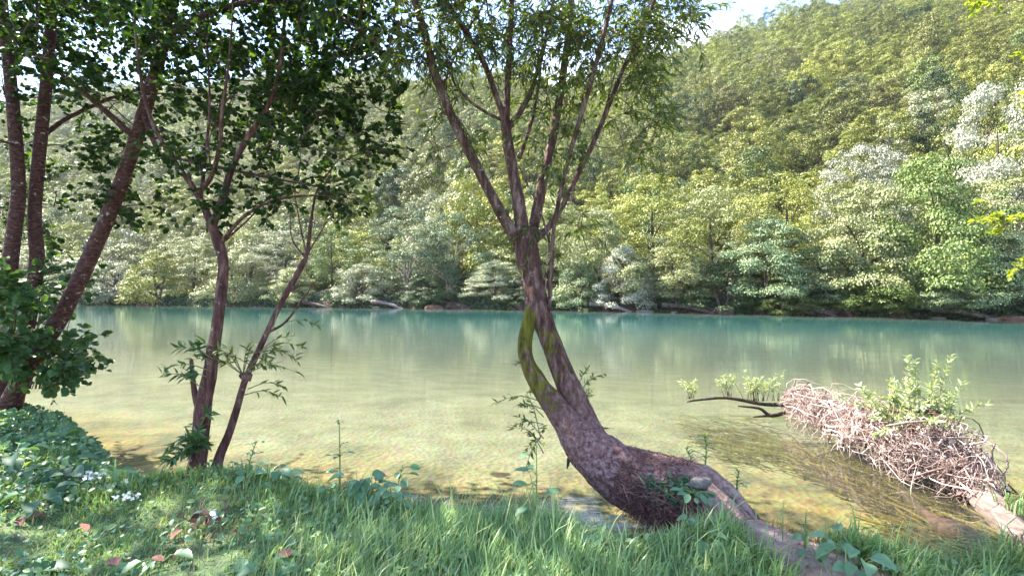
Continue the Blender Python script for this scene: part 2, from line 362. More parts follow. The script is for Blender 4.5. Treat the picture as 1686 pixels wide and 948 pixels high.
# water
m, n, l, out = newmat('water')
tc = n.new('ShaderNodeTexCoord'); a = N_(n, 'ShaderNodeAttribute', attribute_name='tint')
mp = n.new('ShaderNodeMapping'); mp.inputs['Scale'].default_value = (.4, 1.6, 1); mp.inputs['Rotation'].default_value = (0, 0, R(-12)); l.new(tc.outputs['Object'], mp.inputs['Vector'])
n1 = N_(n, 'ShaderNodeTexNoise', Scale=3.2, Detail=4.0, Roughness=.55); l.new(mp.outputs[0], n1.inputs['Vector'])
n2 = N_(n, 'ShaderNodeTexNoise', Scale=.55, Detail=2.0); l.new(mp.outputs[0], n2.inputs['Vector'])
sm_ = N_(n, 'ShaderNodeMath', operation='MULTIPLY_ADD'); sm_.inputs[1].default_value = 2.4; l.new(n2.outputs['Fac'], sm_.inputs[0]); l.new(n1.outputs['Fac'], sm_.inputs[2])
bp = N_(n, 'ShaderNodeBump', Strength=.05, Distance=.07); l.new(sm_.outputs[0], bp.inputs['Height'])
dif = n.new('ShaderNodeBsdfDiffuse')
dc = ramp(n, [(0, (.17, .175, .12)), (.3, (.125, .155, .115)), (.7, (.035, .09, .078)), (1, (.012, .058, .054))]); l.new(a.outputs['Fac'], dc.inputs['Fac']); l.new(dc.outputs['Color'], dif.inputs['Color'])
tp = n.new('ShaderNodeBsdfTransparent'); tp.inputs['Color'].default_value = (.90, .95, .86, 1)
fac = ramp(n, [(0, (0, 0, 0)), (.3, (.45, .45, .45)), (.75, (.95, .95, .95))]); l.new(a.outputs['Fac'], fac.inputs['Fac'])
m1 = n.new('ShaderNodeMixShader'); l.new(fac.outputs['Color'], m1.inputs[0]); l.new(tp.outputs[0], m1.inputs[1]); l.new(dif.outputs[0], m1.inputs[2])
gl = N_(n, 'ShaderNodeBsdfGlossy', Roughness=.02); gl.inputs['Color'].default_value = (1, 1, 1, 1); l.new(bp.outputs[0], gl.inputs['Normal'])
fr = N_(n, 'ShaderNodeFresnel', IOR=1.4); l.new(bp.outputs[0], fr.inputs['Normal'])
m2 = n.new('ShaderNodeMixShader'); l.new(fr.outputs[0], m2.inputs[0]); l.new(m1.outputs[0], m2.inputs[1]); l.new(gl.outputs[0], m2.inputs[2])
l.new(m2.outputs[0], out.inputs['Surface']); M['water'] = m
water = link('river_water', grid('river_water', axis(-420, 420, -9, 9, .3, 8), axis(-180, 175, 2, 14, .3, 4), lambda x, y: 0 * x, M['water'],
                                 lambda x, y: np.clip(-bed_h(x, y) / 2.8, 0, 1)))
tag(water, kind='structure')

# ------------------------------------------------------------------ leaf templates (y = along the leaf, z = normal)
T_DIA = (np.array([[0, 0, 0], [.42, .5, .08], [0, 1, 0], [-.42, .5, .08]]), [np.array([[0, 1, 2, 3]])])
def leaf_template(w, pts=((.0, .03), (.3, .9), (.62, .95), (.86, .55)), fold=.18, droop=.12):
    V = []; 
    for t, k in pts: V += [[-w / 2 * k, t, fold * w * k - droop * t * t], [0, t, -droop * t * t], [w / 2 * k, t, fold * w * k - droop * t * t]]
    V.append([0, 1, -droop])
    f4 = []; 
    for i in range(len(pts) - 1):
        b = i * 3; f4 += [[b, b + 1, b + 4, b + 3], [b + 1, b + 2, b + 5, b + 4]]
    b = (len(pts) - 1) * 3
    return np.array(V, float), [np.array(f4), np.array([[b, b + 1, b + 6 - 3], [b + 1, b + 2, b + 3]])]
T_ROUND = leaf_template(.92)
T_OVAL = leaf_template(.62)
T_LANCE = leaf_template(.25, ((0, .1), (.3, 1), (.65, .75)), fold=.2, droop=.2)
T_LONG = leaf_template(.3, ((0, .12), (.3, 1), (.65, .75)), fold=.2, droop=.25)
T_BROAD = leaf_template(.7, ((0, .1), (.12, .75), (.4, 1), (.7, .7), (.88, .35)), fold=.22, droop=.35)
for T_ in (T_ROUND, T_OVAL, T_LANCE, T_LONG, T_BROAD): assert T_[1][0].max() < len(T_[0])

# ------------------------------------------------------------------ far trees: prototypes (trunk + crown)
def crown_mesh(name, seed, n_clump, per, leaf, shape='round', flat=.6, lobes=3, cl=(.17, .34)):
    """crown of unit half width standing on z=0..2h; leaves on clump shells"""
    r = np.random.default_rng(seed)
    pos, nor, tint = [], [], []
    H = {'round': 1.9, 'tall': 2.9, 'wide': 1.45, 'bush': 1.25}[shape]
    lob = r.uniform(0, 6.28, lobes); amp = r.uniform(.12, .3, lobes)
    c = []
    while len(c) < n_clump:
        z = r.uniform(.03 if shape == 'bush' else .12, 1) ; th = r.uniform(0, 6.283)
        prof = {'round': math.sin(math.pi * (z * .86 + .10)) ** .55, 'tall': math.sin(math.pi * (z * .84 + .12)) ** .6, 'wide': (1 - z**2.6) ** .6,
                'bush': (1 - z**2.2) ** .55}[shape]
        rad = prof * (1 + sum(a_ * math.sin((k + 2) * th + l_ + z * 4) for k, (l_, a_) in enumerate(zip(lob, amp))))
        q_ = r.uniform(.5, 1.0) ** .5 * (.84 if leaf > .03 or shape == 'wide' else .9)
        c.append((rad * q_ * math.cos(th), rad * q_ * math.sin(th), z * H * .93, r.uniform(*cl) * (1.15 - .45 * z)))
    for cx, cy, cz, cr in c:
        k = int(per * (cr / .25) ** 2)
        d = rand_dirs(k, r); d[:, 2] = np.where(d[:, 2] < -.3, -d[:, 2] * .6, d[:, 2])
        rr = cr * r.uniform(.55, 1.12, k)[:, None]
        pp = np.array([cx, cy, cz]) + d * rr * np.array([1, 1, flat])
        pos.append(pp); nor.append(unit(d * np.array([.8, .8, .9]) + np.array([0, 0, .55]) + r.normal(size=(k, 3)) * .42))
        tint.append(np.clip(r.normal(.5, .22, k) + r.normal(0, .10), 0, 1))
    pos = np.concatenate(pos); nor = np.concatenate(nor); tint = np.concatenate(tint)
    ax = unit(np.cross(nor, rand_dirs(len(pos), r)))
    V, Fc = stamp(*T_DIA, pos, frames(ax, nor), leaf * r.uniform(.7, 1.3, len(pos)))
    me = mesh(name, V, Fc, M['leaf_far'], {'tint': np.repeat(tint, 4)})
    return me, H
def trunk_mesh(name, seed, H, mat, multi=False, w=.036):
    r = np.random.default_rng(seed + 100); b = Bag()
    stems = 3 if multi else 1
    for s_ in range(stems):
        dx, dy = (r.uniform(-.3, .3), r.uniform(-.3, .3)) if multi else (r.uniform(-.06, .06), r.uniform(-.06, .06))
        P, Rr = smooth_path([[dx * .1, dy * .1, -.12], [dx * .5, dy * .5, H * .25], [dx, dy, H * .55], [dx * 1.3, dy * 1.3, H * .74]], [w * 1.3, w, w * .65, w * .15], 10)
        b.add(*tube(P, Rr, 7))
        for k in range(6):
            i0 = r.integers(2, 7); th = r.uniform(0, 6.28); L = r.uniform(.35, .7)
            e = P[i0] + np.array([math.cos(th) * L, math.sin(th) * L, r.uniform(.15, .5)])
            b.add(*tube(*smooth_path([P[i0], (P[i0] + e) / 2 + [0, 0, .06], e], [Rr[i0] * .55, Rr[i0] * .35, .006], 5), 5))
    return b.mesh(name, mat, True)
BANKP = {}
for k, (sh, nc, per, lf, fl) in {'round': ('round', 120, 380, .025, .62), 'round2': ('round', 105, 400, .025, .52), 'layer': ('wide', 125, 380, .025, .42), 'layer2': ('wide', 110, 400, .025, .38),
                                 'tall': ('tall', 130, 340, .027, .65), 'bush': ('bush', 90, 380, .030, .55), 'bush2': ('bush', 80, 400, .032, .65)}.items():
    cm, H = crown_mesh('crown', sum(map(ord, k)), nc, per, lf, sh, fl, cl=(.12, .3))
    BANKP[k] = (cm, trunk_mesh('trunk', sum(map(ord, k)), H, M['bark_far'], multi='bush' in k), H)
pale_trunk = trunk_mesh('trunk', 77, 1.9, M['bark_pale'], multi=True, w=.024)
HILLP = []
for k, (sh, nc, per, lf, fl) in enumerate([('round', 75, 300, .038, .75), ('round', 65, 300, .038, .7), ('tall', 80, 270, .040, .75), ('wide', 75, 300, .038, .6), ('round', 90, 250, .038, .8), ('bush', 75, 290, .038, .75)]):
    cm, H = crown_mesh('crown', 900 + k * 7, nc, per, lf, sh, fl, cl=(.14, .27))
    HILLP.append((cm, trunk_mesh('trunk', 900 + k, H, M['bark_far'], w=.035), H))
def far_tree(name, proto, loc, half_w, height, color, label, cat, group=None, trunk=None, rot=None):
    cm, tm, H = proto
    o = empty(name, loc, label=label, cat=cat, group=group)
    o.scale = (half_w, half_w, height / H); o.rotation_euler[2] = random.uniform(0, 6.28) if rot is None else rot
    link('trunk', trunk or tm, o)
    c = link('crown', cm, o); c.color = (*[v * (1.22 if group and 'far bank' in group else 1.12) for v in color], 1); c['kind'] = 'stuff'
    return o

# palette of crowns (base colours)
PALE = (.25, .26, .125); GREY = (.29, .295, .20); SILVER = (.36, .36, .31); YEL = (.245, .25, .06); OLIVE = (.17, .18, .045)
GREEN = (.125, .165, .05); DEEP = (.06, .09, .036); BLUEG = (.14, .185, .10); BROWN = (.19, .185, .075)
bank = [  # px, s behind the water line, top py, half width px, prototype, colour, label
 (125, 3, 425, 60, 'bush', GREY, 'grey-green bush on the far bank just right of the leaning left stem', 'bush'),
 (182, 2, 428, 55, 'bush2', GREY, 'rounded greyish bush at the far waterline, left end of the bank', 'bush'),
 (258, 2, 412, 55, 'bush', YEL, 'yellow-green bush at the far waterline beside the greyish one', 'bush'),
 (318, 4, 385, 62, 'round2', PALE, 'pale leafy tree on far bank left of the mossy forked trunk', 'tree'),
 (395, 3, 410, 58, 'bush2', PALE, 'pale bush seen between the two middle trunks across the river', 'bush'),
 (455, 5, 372, 60, 'tall', GREY, 'thin pale tree with whitish stems behind the slender leaning trunk', 'tree'),
 (482, 1.5, 440, 45, 'bush', PALE, 'low pale bush at the far waterline below the thin pale tree', 'bush'),
 (548, 5, 368, 48, 'round', GREEN, 'round mid-green tree on far bank right of the slender leaning trunk', 'tree'),
 (595, 1.5, 432, 52, 'bush2', GREY, 'low greyish bush at far waterline beside the round green tree', 'bush'),
 (665, 4, 332, 72, 'tall', BLUEG, 'tall green tree on far bank, left of a twin with pale stems', 'tree'),
 (742, 3.5, 345, 64, 'round', BLUEG, 'green tree showing pale pinkish stems on far bank left of willow', 'tree'),
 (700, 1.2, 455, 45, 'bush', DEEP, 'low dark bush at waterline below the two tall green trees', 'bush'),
 (815, 2, 425, 52, 'layer', GREY, 'light leafy bush overhanging far water just left of the willow trunk', 'bush'),
 (900, 6, 318, 85, 'round2', PALE, 'pale tree on far bank directly behind the willow trunk', 'tree'),
 (985, 3.5, 335, 75, 'layer', PALE, 'broad pale tree on far bank just right of the willow trunk', 'tree'),
 (955, 1.3, 430, 50, 'bush2', BLUEG, 'low bluish bush at far waterline right of the willow trunk', 'bush'),
 (1028, 1.2, 405, 52, 'bush', SILVER, 'whitish bush hanging over the pale gravel at the far waterline', 'bush'),
 (1075, 6, 285, 100, 'round', YEL, 'tall yellowish tree rising behind the whitish waterline bush', 'tree'),
 (1110, 2, 390, 70, 'layer2', PALE, 'pale spreading tree low over the far bank right of whitish bush', 'tree'),
 (1175, 4.5, 300, 95, 'round2', PALE, 'large pale green tree on far bank, midway between willow and right edge', 'tree'),
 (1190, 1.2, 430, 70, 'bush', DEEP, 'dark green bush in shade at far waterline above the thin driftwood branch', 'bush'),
 (1265, 2.5, 350, 85, 'layer', BLUEG, 'bluish layered tree leaning over the far bank above the driftwood', 'tree'),
 (1300, 7, 280, 100, 'round', YEL, 'yellow-green tree behind the bluish layered tree on far bank', 'tree'),
 (1365, 2.2, 395, 75, 'layer2', BLUEG, 'layered tree with low pale sprays over water above driftwood shoots', 'tree'),
 (1420, 12, 230, 85, 'round2', SILVER, 'silvery-white crown rising above the bank trees on the right', 'tree'),
 (1425, 5, 290, 105, 'layer', PALE, 'large pale layered tree in front of the silvery-white crown', 'tree'),
 (1475, 1.5, 430, 80, 'bush2', GREEN, 'green bush at far waterline straight above the driftwood shoots', 'bush'),
 (1535, 4, 245, 120, 'layer', GREEN, 'largest green layered tree on the far bank near the right edge', 'tree'),
 (1580, 1.5, 400, 85, 'layer2', BLUEG, 'dark layered tree drooping over reddish bank near the right edge', 'tree'),
 (1650, 14, 120, 95, 'round2', SILVER, 'tall silvery-white tree at the right edge high behind the bank', 'tree'),
 (1640, 6, 290, 100, 'round', PALE, 'pale tree at the right edge below the tall silvery one', 'tree'),
 (1680, 2, 380, 80, 'layer', BLUEG, 'dark bushy tree cut by the right edge above reddish bank', 'tree'),
 (1290, 1.0, 465, 55, 'bush', GREEN, 'low green bush on far reddish bank between two layered trees', 'bush'),
 (1420, 1.0, 470, 50, 'bush2', GREEN, 'small green bush below the large pale layered tree at waterline', 'bush'),
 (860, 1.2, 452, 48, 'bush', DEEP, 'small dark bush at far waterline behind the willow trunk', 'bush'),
 (60, 4, 400, 75, 'round2', PALE, 'pale tree across the river glimpsed between the left stems', 'tree'),
]
def on_shore(px, s):
    k = (px - 843) / F; lo, hi = 5., 400.
    for _ in range(50):
        mid = (lo + hi) / 2
        if far_s(np.array(k * mid), np.array(mid)) > s: hi = mid
        else: lo = mid
    return k * lo, lo
random.seed(3)
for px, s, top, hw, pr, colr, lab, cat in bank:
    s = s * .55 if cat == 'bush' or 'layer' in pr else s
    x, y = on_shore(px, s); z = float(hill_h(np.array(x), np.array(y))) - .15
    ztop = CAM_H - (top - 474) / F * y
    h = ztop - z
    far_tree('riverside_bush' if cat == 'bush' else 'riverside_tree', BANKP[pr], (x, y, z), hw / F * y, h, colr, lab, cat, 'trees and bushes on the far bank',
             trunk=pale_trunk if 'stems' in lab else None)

# hillside trees
r = np.random.default_rng(21)
cand = []
sv = 10.
while sv < 520:
    step = 5.0 + sv * .0065
    for x0 in np.arange(-460, 540, step):
        x = x0 + r.uniform(-.42, .42) * step; s = sv + r.uniform(-.42, .42) * step
        slp = (interp(x + 5, SX, SY) - interp(x - 5, SX, SY)) / 10
        y = float(shore(np.array(x)) + s * math.sqrt(1 + slp * slp))
        if y < 15: continue
        if s > 24 + ridge_s(x) + 18: continue
        if not -.98 * y - 30 < x < 1.35 * y + 30: continue
        z = float(hill_h(np.array(x), np.array(y)))
        hw = r.choice([r.uniform(1.8, 2.8), r.uniform(2.6, 3.8), r.uniform(4.0, 5.6)], p=[.32, .4, .28]) * (1 + .0012 * s); h = hw * r.uniform(1.6, 2.7)
        ppx, ppy = pix(np.array([x, y, z + h]))
        if -300 < ppx < 2000 and ppy > -110: cand.append((x, y, z, hw, h, s, float(ppx), float(ppy)))
    sv += step * .74
TOPX = [0, 200, 460, 560, 660, 740, 820, 900, 1060, 1250, 1420, 1560, 1686]; TOPY = [420, 400, 380, 375, 340, 350, 380, 320, 290, 300, 260, 250, 160]
vis = [c for c in cand if c[7] < interp(c[6], TOPX, TOPY) + 12 and c[7] > -20 and -20 < c[6] < 1706]
vis.sort(key=lambda c: -(c[3] / c[1]))
solo = set(id(c) for c in vis[:300]); rest = [c for c in cand if id(c) not in solo]
def kind_color(x, y, s, r):
    u = r.uniform(); left = x / y < -.1
    if left: tab = [(PALE, 'pale grey-green', .34), (OLIVE, 'olive-green', .58), (GREY, 'greyish', .76), (DEEP, 'dark green', .90), (YEL, 'yellow-green', 1.01)]
    else: tab = [(OLIVE, 'olive-green', .40), (YEL, 'yellow-green', .66), (GREEN, 'mid-green', .78), (BROWN, 'dull green', .87), (DEEP, 'dark green', .95), (GREY, 'greyish', 1.01)]
    for c_, nm, lim in tab:
        if u < lim: return c_, nm
random.seed(5); lab_rec = {}
for c in vis[:300]:
    x, y, z, hw, h, s, ppx, ppy = c
    colr, nm = kind_color(x, y, s, r)
    t_ = interp(ppx, TOPX, TOPY); zone = 'just above the riverside trees' if ppy > t_ - 55 else ('on the hill ridge' if s > ridge_s(x) - 6 else ('low on the hill' if ppy > t_ - 120 else ('high on the hill' if ppy < 70 else 'halfway up the hill')))
    side = ['over the left alder', 'over the forked tree', 'over the slender tree', 'left of the willow', 'behind the willow', 'right of the willow', 'over the driftwood branch', 'over the driftwood sprouts', 'by the right edge'][int(np.searchsorted([200, 400, 600, 720, 1010, 1130, 1320, 1560], ppx))]
    o = far_tree('hillside_tree', HILLP[r.integers(0, 6)], (x, y, z - .5), hw, h + .5, tuple(np.array(colr) * r.uniform(.75, 1.25)), '', 'tree', 'trees covering the hillside')
    lab_rec.setdefault((nm, zone, side), []).append((ppx, o))
ORD = ['first', 'second', 'third', 'fourth', 'fifth', 'sixth', 'seventh', 'eighth', 'ninth', 'tenth', 'eleventh', 'twelfth', 'thirteenth', 'fourteenth']
for (nm, zone, side), lst in lab_rec.items():
    lst.sort(key=lambda t: t[0])
    for k, (_, o) in enumerate(lst):
        o['label'] = f'{nm} tree {zone}, {side}' + ('' if len(lst) == 1 else f', {ORD[min(k, 13)]} from left')

# the remaining woodland: one mass, instanced crowns on points
M['leaf_forest'] = leaf_mat('leaf_forest', (.085, .10, .03), (.175, .19, .06), (.27, .27, .09), trans=.08, rough=.5, spec=.25, tboost=(1.15, 1.15, .6))
nt = M['leaf_forest'].node_tree; oi = nt.nodes.new('ShaderNodeObjectInfo')
rp = ramp(nt.nodes, [(0, (.55, .7, .6)), (.25, (1.1, 1.15, .8)), (.6, (1.5, 1.5, .75)), (.85, (1.8, 1.8, 1.4)), (1, (.5, .6, .5))])
nt.links.new(oi.outputs['Random'], rp.inputs['Fac'])
src = [x for x in nt.nodes if x.type == 'VALTORGB' and x != rp][0]
targets = [lk.to_socket for lk in list(nt.links) if lk.from_node == src]
mo = mixc(nt.nodes, nt.links, 1.0, src.outputs['Color'], rp.outputs['Color'], 'MULTIPLY')
for t in targets: nt.links.new(mo, t)
P_ = np.array([[c[0], c[1], c[2] - .5] for c in rest])
me = bpy.data.meshes.new('forest'); me.from_pydata(P_.tolist(), [], []); me.update()
for nm_, vals in (('sxy', [c[3] for c in rest]), ('sz', [c[4] / 1.9 for c in rest]), ('rot', r.uniform(0, 6.28, len(rest)))):
    a_ = me.attributes.new(nm_, 'FLOAT', 'POINT'); a_.data.foreach_set('value', np.array(vals, np.float32))
forest = tag(link('forest', me), 'mixed green woodland filling the hillside between the nearer trees', 'forest', kind='stuff')
ng = bpy.data.node_groups.new('forest', 'GeometryNodeTree')
ng.interface.new_socket('Geometry', in_out='INPUT', socket_type='NodeSocketGeometry'); ng.interface.new_socket('Geometry', in_out='OUTPUT', socket_type='NodeSocketGeometry')
gn, gl_ = ng.nodes, ng.links
gi = gn.new('NodeGroupInput'); go = gn.new('NodeGroupOutput')
g2i = gn.new('GeometryNodeGeometryToInstance')
hill_objs = [o for o in bpy.data.objects if o.name.startswith('hillside_tree')]
seen = {}
for o in hill_objs:
    for ch in o.children:
        if ch.name.startswith('crown') and ch.data.name not in seen: seen[ch.data.name] = ch
for ch in list(seen.values())[:5]:
    oi_ = gn.new('GeometryNodeObjectInfo'); oi_.transform_space = 'ORIGINAL'; oi_.inputs['Object'].default_value = ch
    gl_.new(oi_.outputs['Geometry'], g2i.inputs[0])
iop = gn.new('GeometryNodeInstanceOnPoints'); iop.inputs['Pick Instance'].default_value = True
def nattr(nm_):
    q_ = gn.new('GeometryNodeInputNamedAttribute'); q_.data_type = 'FLOAT'; q_.inputs['Name'].default_value = nm_; return q_.outputs['Attribute']
cs = gn.new('ShaderNodeCombineXYZ'); sx = nattr('sxy'); gl_.new(sx, cs.inputs[0]); gl_.new(sx, cs.inputs[1]); gl_.new(nattr('sz'), cs.inputs[2])
cr = gn.new('ShaderNodeCombineXYZ'); gl_.new(nattr('rot'), cr.inputs[2])
rv = gn.new('FunctionNodeRandomValue'); rv.data_type = 'INT'; rv.inputs['Max'].default_value = 4 if 'Max' in rv.inputs else 4
for s_ in rv.inputs:
    if s_.name == 'Max' and s_.type == 'INT': s_.default_value = 4
gl_.new(gi.outputs[0], iop.inputs['Points']); gl_.new(g2i.outputs[0], iop.inputs['Instance']); gl_.new(cs.outputs[0], iop.inputs['Scale']); gl_.new(cr.outputs[0], iop.inputs['Rotation'])
gl_.new([s_ for s_ in rv.outputs if s_.type == 'INT'][0], iop.inputs['Instance Index'])
sm2 = gn.new('GeometryNodeSetMaterial'); sm2.inputs['Material'].default_value = M['leaf_forest']
gl_.new(iop.outputs[0], sm2.inputs[0]); gl_.new(sm2.outputs[0], go.inputs[0])
md = forest.modifiers.new('forest', 'NODES'); md.node_group = ng

# low vegetation fringe on the far bank (uncountable leaves)
k = 130000; xs_ = r.uniform(-75, 40, k); s_ = np.abs(r.normal(0, 1.3, k)) + .12 + .5 * (wob(xs_ * .5, xs_ * .2) > .35)
sl = (interp(xs_ + 5, SX, SY) - interp(xs_ - 5, SX, SY)) / 10; ys_ = shore(xs_) + s_ * np.sqrt(1 + sl * sl)
clump = .5 + .5 * wob(xs_ * 1.1, s_ * 2.0, 1.0, 2.); keep = r.uniform(size=k) < clump + .1
xs_, ys_, s_, clump = xs_[keep], ys_[keep], s_[keep], clump[keep]
zz = hill_h(xs_, ys_) + r.uniform(0, .95, len(xs_)) * clump * np.clip(s_, .3, 1.2)
nor = unit(r.normal(size=(len(xs_), 3)) * .6 + [0, -.4, .8]); ax = unit(np.cross(nor, rand_dirs(len(xs_), r)))
V, Fc = stamp(*T_DIA, np.stack([xs_, ys_, zz], -1), frames(ax, nor), r.uniform(.12, .26, len(xs_)))
M['leaf_fringe'] = leaf_mat('leaf_fringe', (.035, .06, .028), (.075, .12, .055), (.16, .18, .09), trans=.3)
tag(link('bank_undergrowth', mesh('bank_undergrowth', V, Fc, M['leaf_fringe'], {'tint': np.repeat(r.uniform(0, 1, len(xs_)), 4)})),
    'low green undergrowth along the top of the far bank', 'undergrowth', kind='stuff')
# ------------------------------------------------------------------ stones on the far waterline
def stone_mesh(name, seed, mat, flat=.6):
    import bmesh
    bm = bmesh.new(); bmesh.ops.create_icosphere(bm, subdivisions=3, radius=1)
    for v in bm.verts:
        d = v.co.normalized()
        k_ = 1 + .35 * mnoise.noise(d * 1.3 + Vector((seed, 0, 0))) + .14 * mnoise.noise(d * 3.5 + Vector((0, seed, 0)))
        q_ = d * k_; v.co = Vector((q_.x * 1.1, q_.y * .8, min(q_.z, .8) * flat))
    for f in bm.faces: f.smooth = True
    me_ = bpy.data.meshes.new(name); bm.to_mesh(me_); bm.free(); me_.materials.append(mat); return me_
st = [stone_mesh('bank_stone', k_ * 3.7, M['stone'] if k_ % 2 else M['dirt_far']) for k_ in range(4)]
for px, s, w, mt_, lab in [(237, -.1, 16, 'stone_red', 'reddish boulder at the far waterline near the left end of the bank'), (620, -.2, 12, 'stone', 'grey stone at far waterline left of the tall green trees'),
                      (715, -.1, 34, 'stone_red', 'low brown earth boulder at waterline below the pale-stemmed tree'), (1062, -.4, 20, 'stone', 'flat pale stone at the far waterline below the whitish bush'),
                      (1110, -.3, 11, 'stone', 'small pale stone on far waterline right of the flat pale stone'), (1200, -.2, 10, 'stone_red', 'small reddish stone at the far waterline above driftwood tip'),
                      (1545, -.1, 14, 'stone', 'grey stone at foot of the reddish bank near right edge'), (1632, -.3, 15, 'stone', 'pale stone lying at foot of reddish bank beside the right edge'),
                      (1668, 0, 34, 'stone_red', 'large reddish boulder at the far waterline on the right edge')]:
    x, y = on_shore(px, s)
    o = link('bank_stone', stone_mesh('bank_stone', px * .1, M[mt_], .38), None, (x, y, .0)); o.scale = [w / F * y * .62] * 3; o.rotation_euler[2] = px
    tag(o, lab, 'stone', 'stones along the far waterline')

r = np.random.default_rng(91)
for px, L, tilt, lab in [(520, 5, .10, 'fallen trunk on the far waterline below the round green tree'), (640, 4, .14, 'pale fallen trunk at the far waterline left of the tall green trees'), (1010, 4, .1, 'fallen trunk on far waterline at the pale gravel by the willow'),
                         (1140, 4.5, .12, 'dark fallen trunk on the far waterline above the driftwood tip'), (1340, 4, .16, 'fallen trunk dipping from the reddish bank above the driftwood'), (1600, 4, .1, 'fallen trunk along reddish bank near the right edge')]:
    x, y = on_shore(px, -.25); o = empty('fallen_tree', (x, y, .12), label=lab, cat='fallen tree', group='fallen trunks on the far waterline')
    P, Rr = smooth_path([[-L / 2, .5 + .1 * L, .55], [0, .1, .25 + r.uniform(-.1, .1)], [L / 2, -.2 - .1 * L, -.35]], [.2, .16, .07], 24); V, Fc = tube(P, Rr, 9, .15); link('trunk', mesh('trunk', V, Fc, M['bark_pale'] if 'pale' in lab else M['bark_far'], {'tint': np.zeros(len(V))}, True), o)
    b_ = Bag()
    for k in range(7):
        i0 = r.integers(3, 20); d = unit(np.array([r.normal(), r.normal() * .6, r.uniform(.1, 1)])); b_.add(*tube(*smooth_path([P[i0], P[i0] + d * .5 + r.normal(size=3) * .1, P[i0] + d * r.uniform(.7, 1.4)], [.05, .03, .01], 6), 5))
    link('branches', b_.mesh('branches', M['bark_far'], True), o)

# ------------------------------------------------------------------ foreground trees
def limb(name, root, pts, mat, seg=14, rough=.1, n=None, moss=None, fs=6.0, thick=.8):
    """pts: (px, py, Y, radius in m); returns the path used as skeleton"""
    P = [at(a_[0], a_[1], a_[2]) for a_ in pts]; Rr = [a_[3] * thick for a_ in pts]
    P, Rr = smooth_path(P, Rr, n or max(10, len(pts) * 7))
    V, Fc = tube(P, Rr, seg, rough, fs=fs, seed=pts[0][0] * .37)
    t = np.zeros(len(V))
    if moss is not None:
        mv = np.interp(np.linspace(0, 1, len(P)), np.linspace(0, 1, len(moss)), moss); t[:len(P) * seg] = np.repeat(mv, seg); t[len(P) * seg:] = mv[-1]
    base = np.array(root.location)
    link(name, mesh(name, V - base, Fc, mat, {'tint': t}, True), root)
    return P, Rr
def attract(skel, targets, r, bag, rad=.012, sag=.06, maxlen=1.6):
    """joins cluster centres to the nearest point of the skeleton with thin branches; returns the tips"""
    S = np.concatenate([p for p in skel]); order = np.argsort([np.min(np.linalg.norm(S - t, axis=1)) for t in targets]); tips = []
    for i in order:
        t = targets[i]; D = np.linalg.norm(S - t, axis=1) + np.where(S[:, 2] > t[2] + .1, .35, 0); j = int(np.argmin(D)); p0 = S[j]
        L = np.linalg.norm(t - p0)
        if L < .08: tips.append((t, unit(rand_dirs(1, r)[0]))); continue
        mid = (p0 + t) / 2 + r.normal(size=3) * .09 * L + np.array([0, 0, sag * L]); m2 = p0 * .25 + mid * .5 + t * .25 + r.normal(size=3) * .05 * L
        rr = min(rad * (.45 + .55 * L), .026)
        P, Rr = smooth_path([p0, m2, t], [rr, rr * .7, rr * .35], max(5, int(L * 9)))
        bag.add(*tube(P, Rr, 5)); S = np.concatenate([S, P[1:]]); tips.append((t, unit(P[-1] - P[-3])))
    return tips
def sprays(tips, r, bag, n_tw=(3, 5), L=(.25, .5), per=12, droop=.15, leaf=(.05, .08), up=.6, willow=False):
    """twigs with leaves at each tip -> leaf pos, frames, scale"""
    pos, axs, nrs, scl = [], [], [], []
    for t, d in tips:
        for k in range(r.integers(*n_tw) if n_tw[1] > n_tw[0] else n_tw[0]):
            dr = unit(d * .6 + rand_dirs(1, r)[0] * .9 + np.array([0, 0, .1 - droop])); ln = r.uniform(*L)
            e = t + dr * ln; m_ = (t + e) / 2 + np.array([0, 0, .06 * ln]); e = e - np.array([0, 0, droop * ln])
            P, Rr = smooth_path([t, m_, e], [.004, .003, .0015], 5); bag.add(*tube(P, Rr, 4))
            u = r.uniform(.12, 1.0, per); ip = np.array([np.interp(u, np.linspace(0, 1, 5), P[:, q_]) for q_ in range(3)]).T
            side = unit(np.cross(np.repeat(dr[None], per, 0), [0, 0, 1.])) * np.where(np.arange(per) % 2, 1, -1)[:, None]
            a_ = unit(dr * .7 + side * r.uniform(.4, 1.1, per)[:, None] + r.normal(size=(per, 3)) * .35 - np.array([0, 0, droop + (.35 if willow else 0)]))
            n_ = unit(np.array([0, 0, up]) + r.normal(size=(per, 3)) * .5)
            pos.append(ip); axs.append(a_); nrs.append(n_); scl.append(r.uniform(*leaf, per))
    return np.concatenate(pos), np.concatenate(axs), np.concatenate(nrs), np.concatenate(scl)
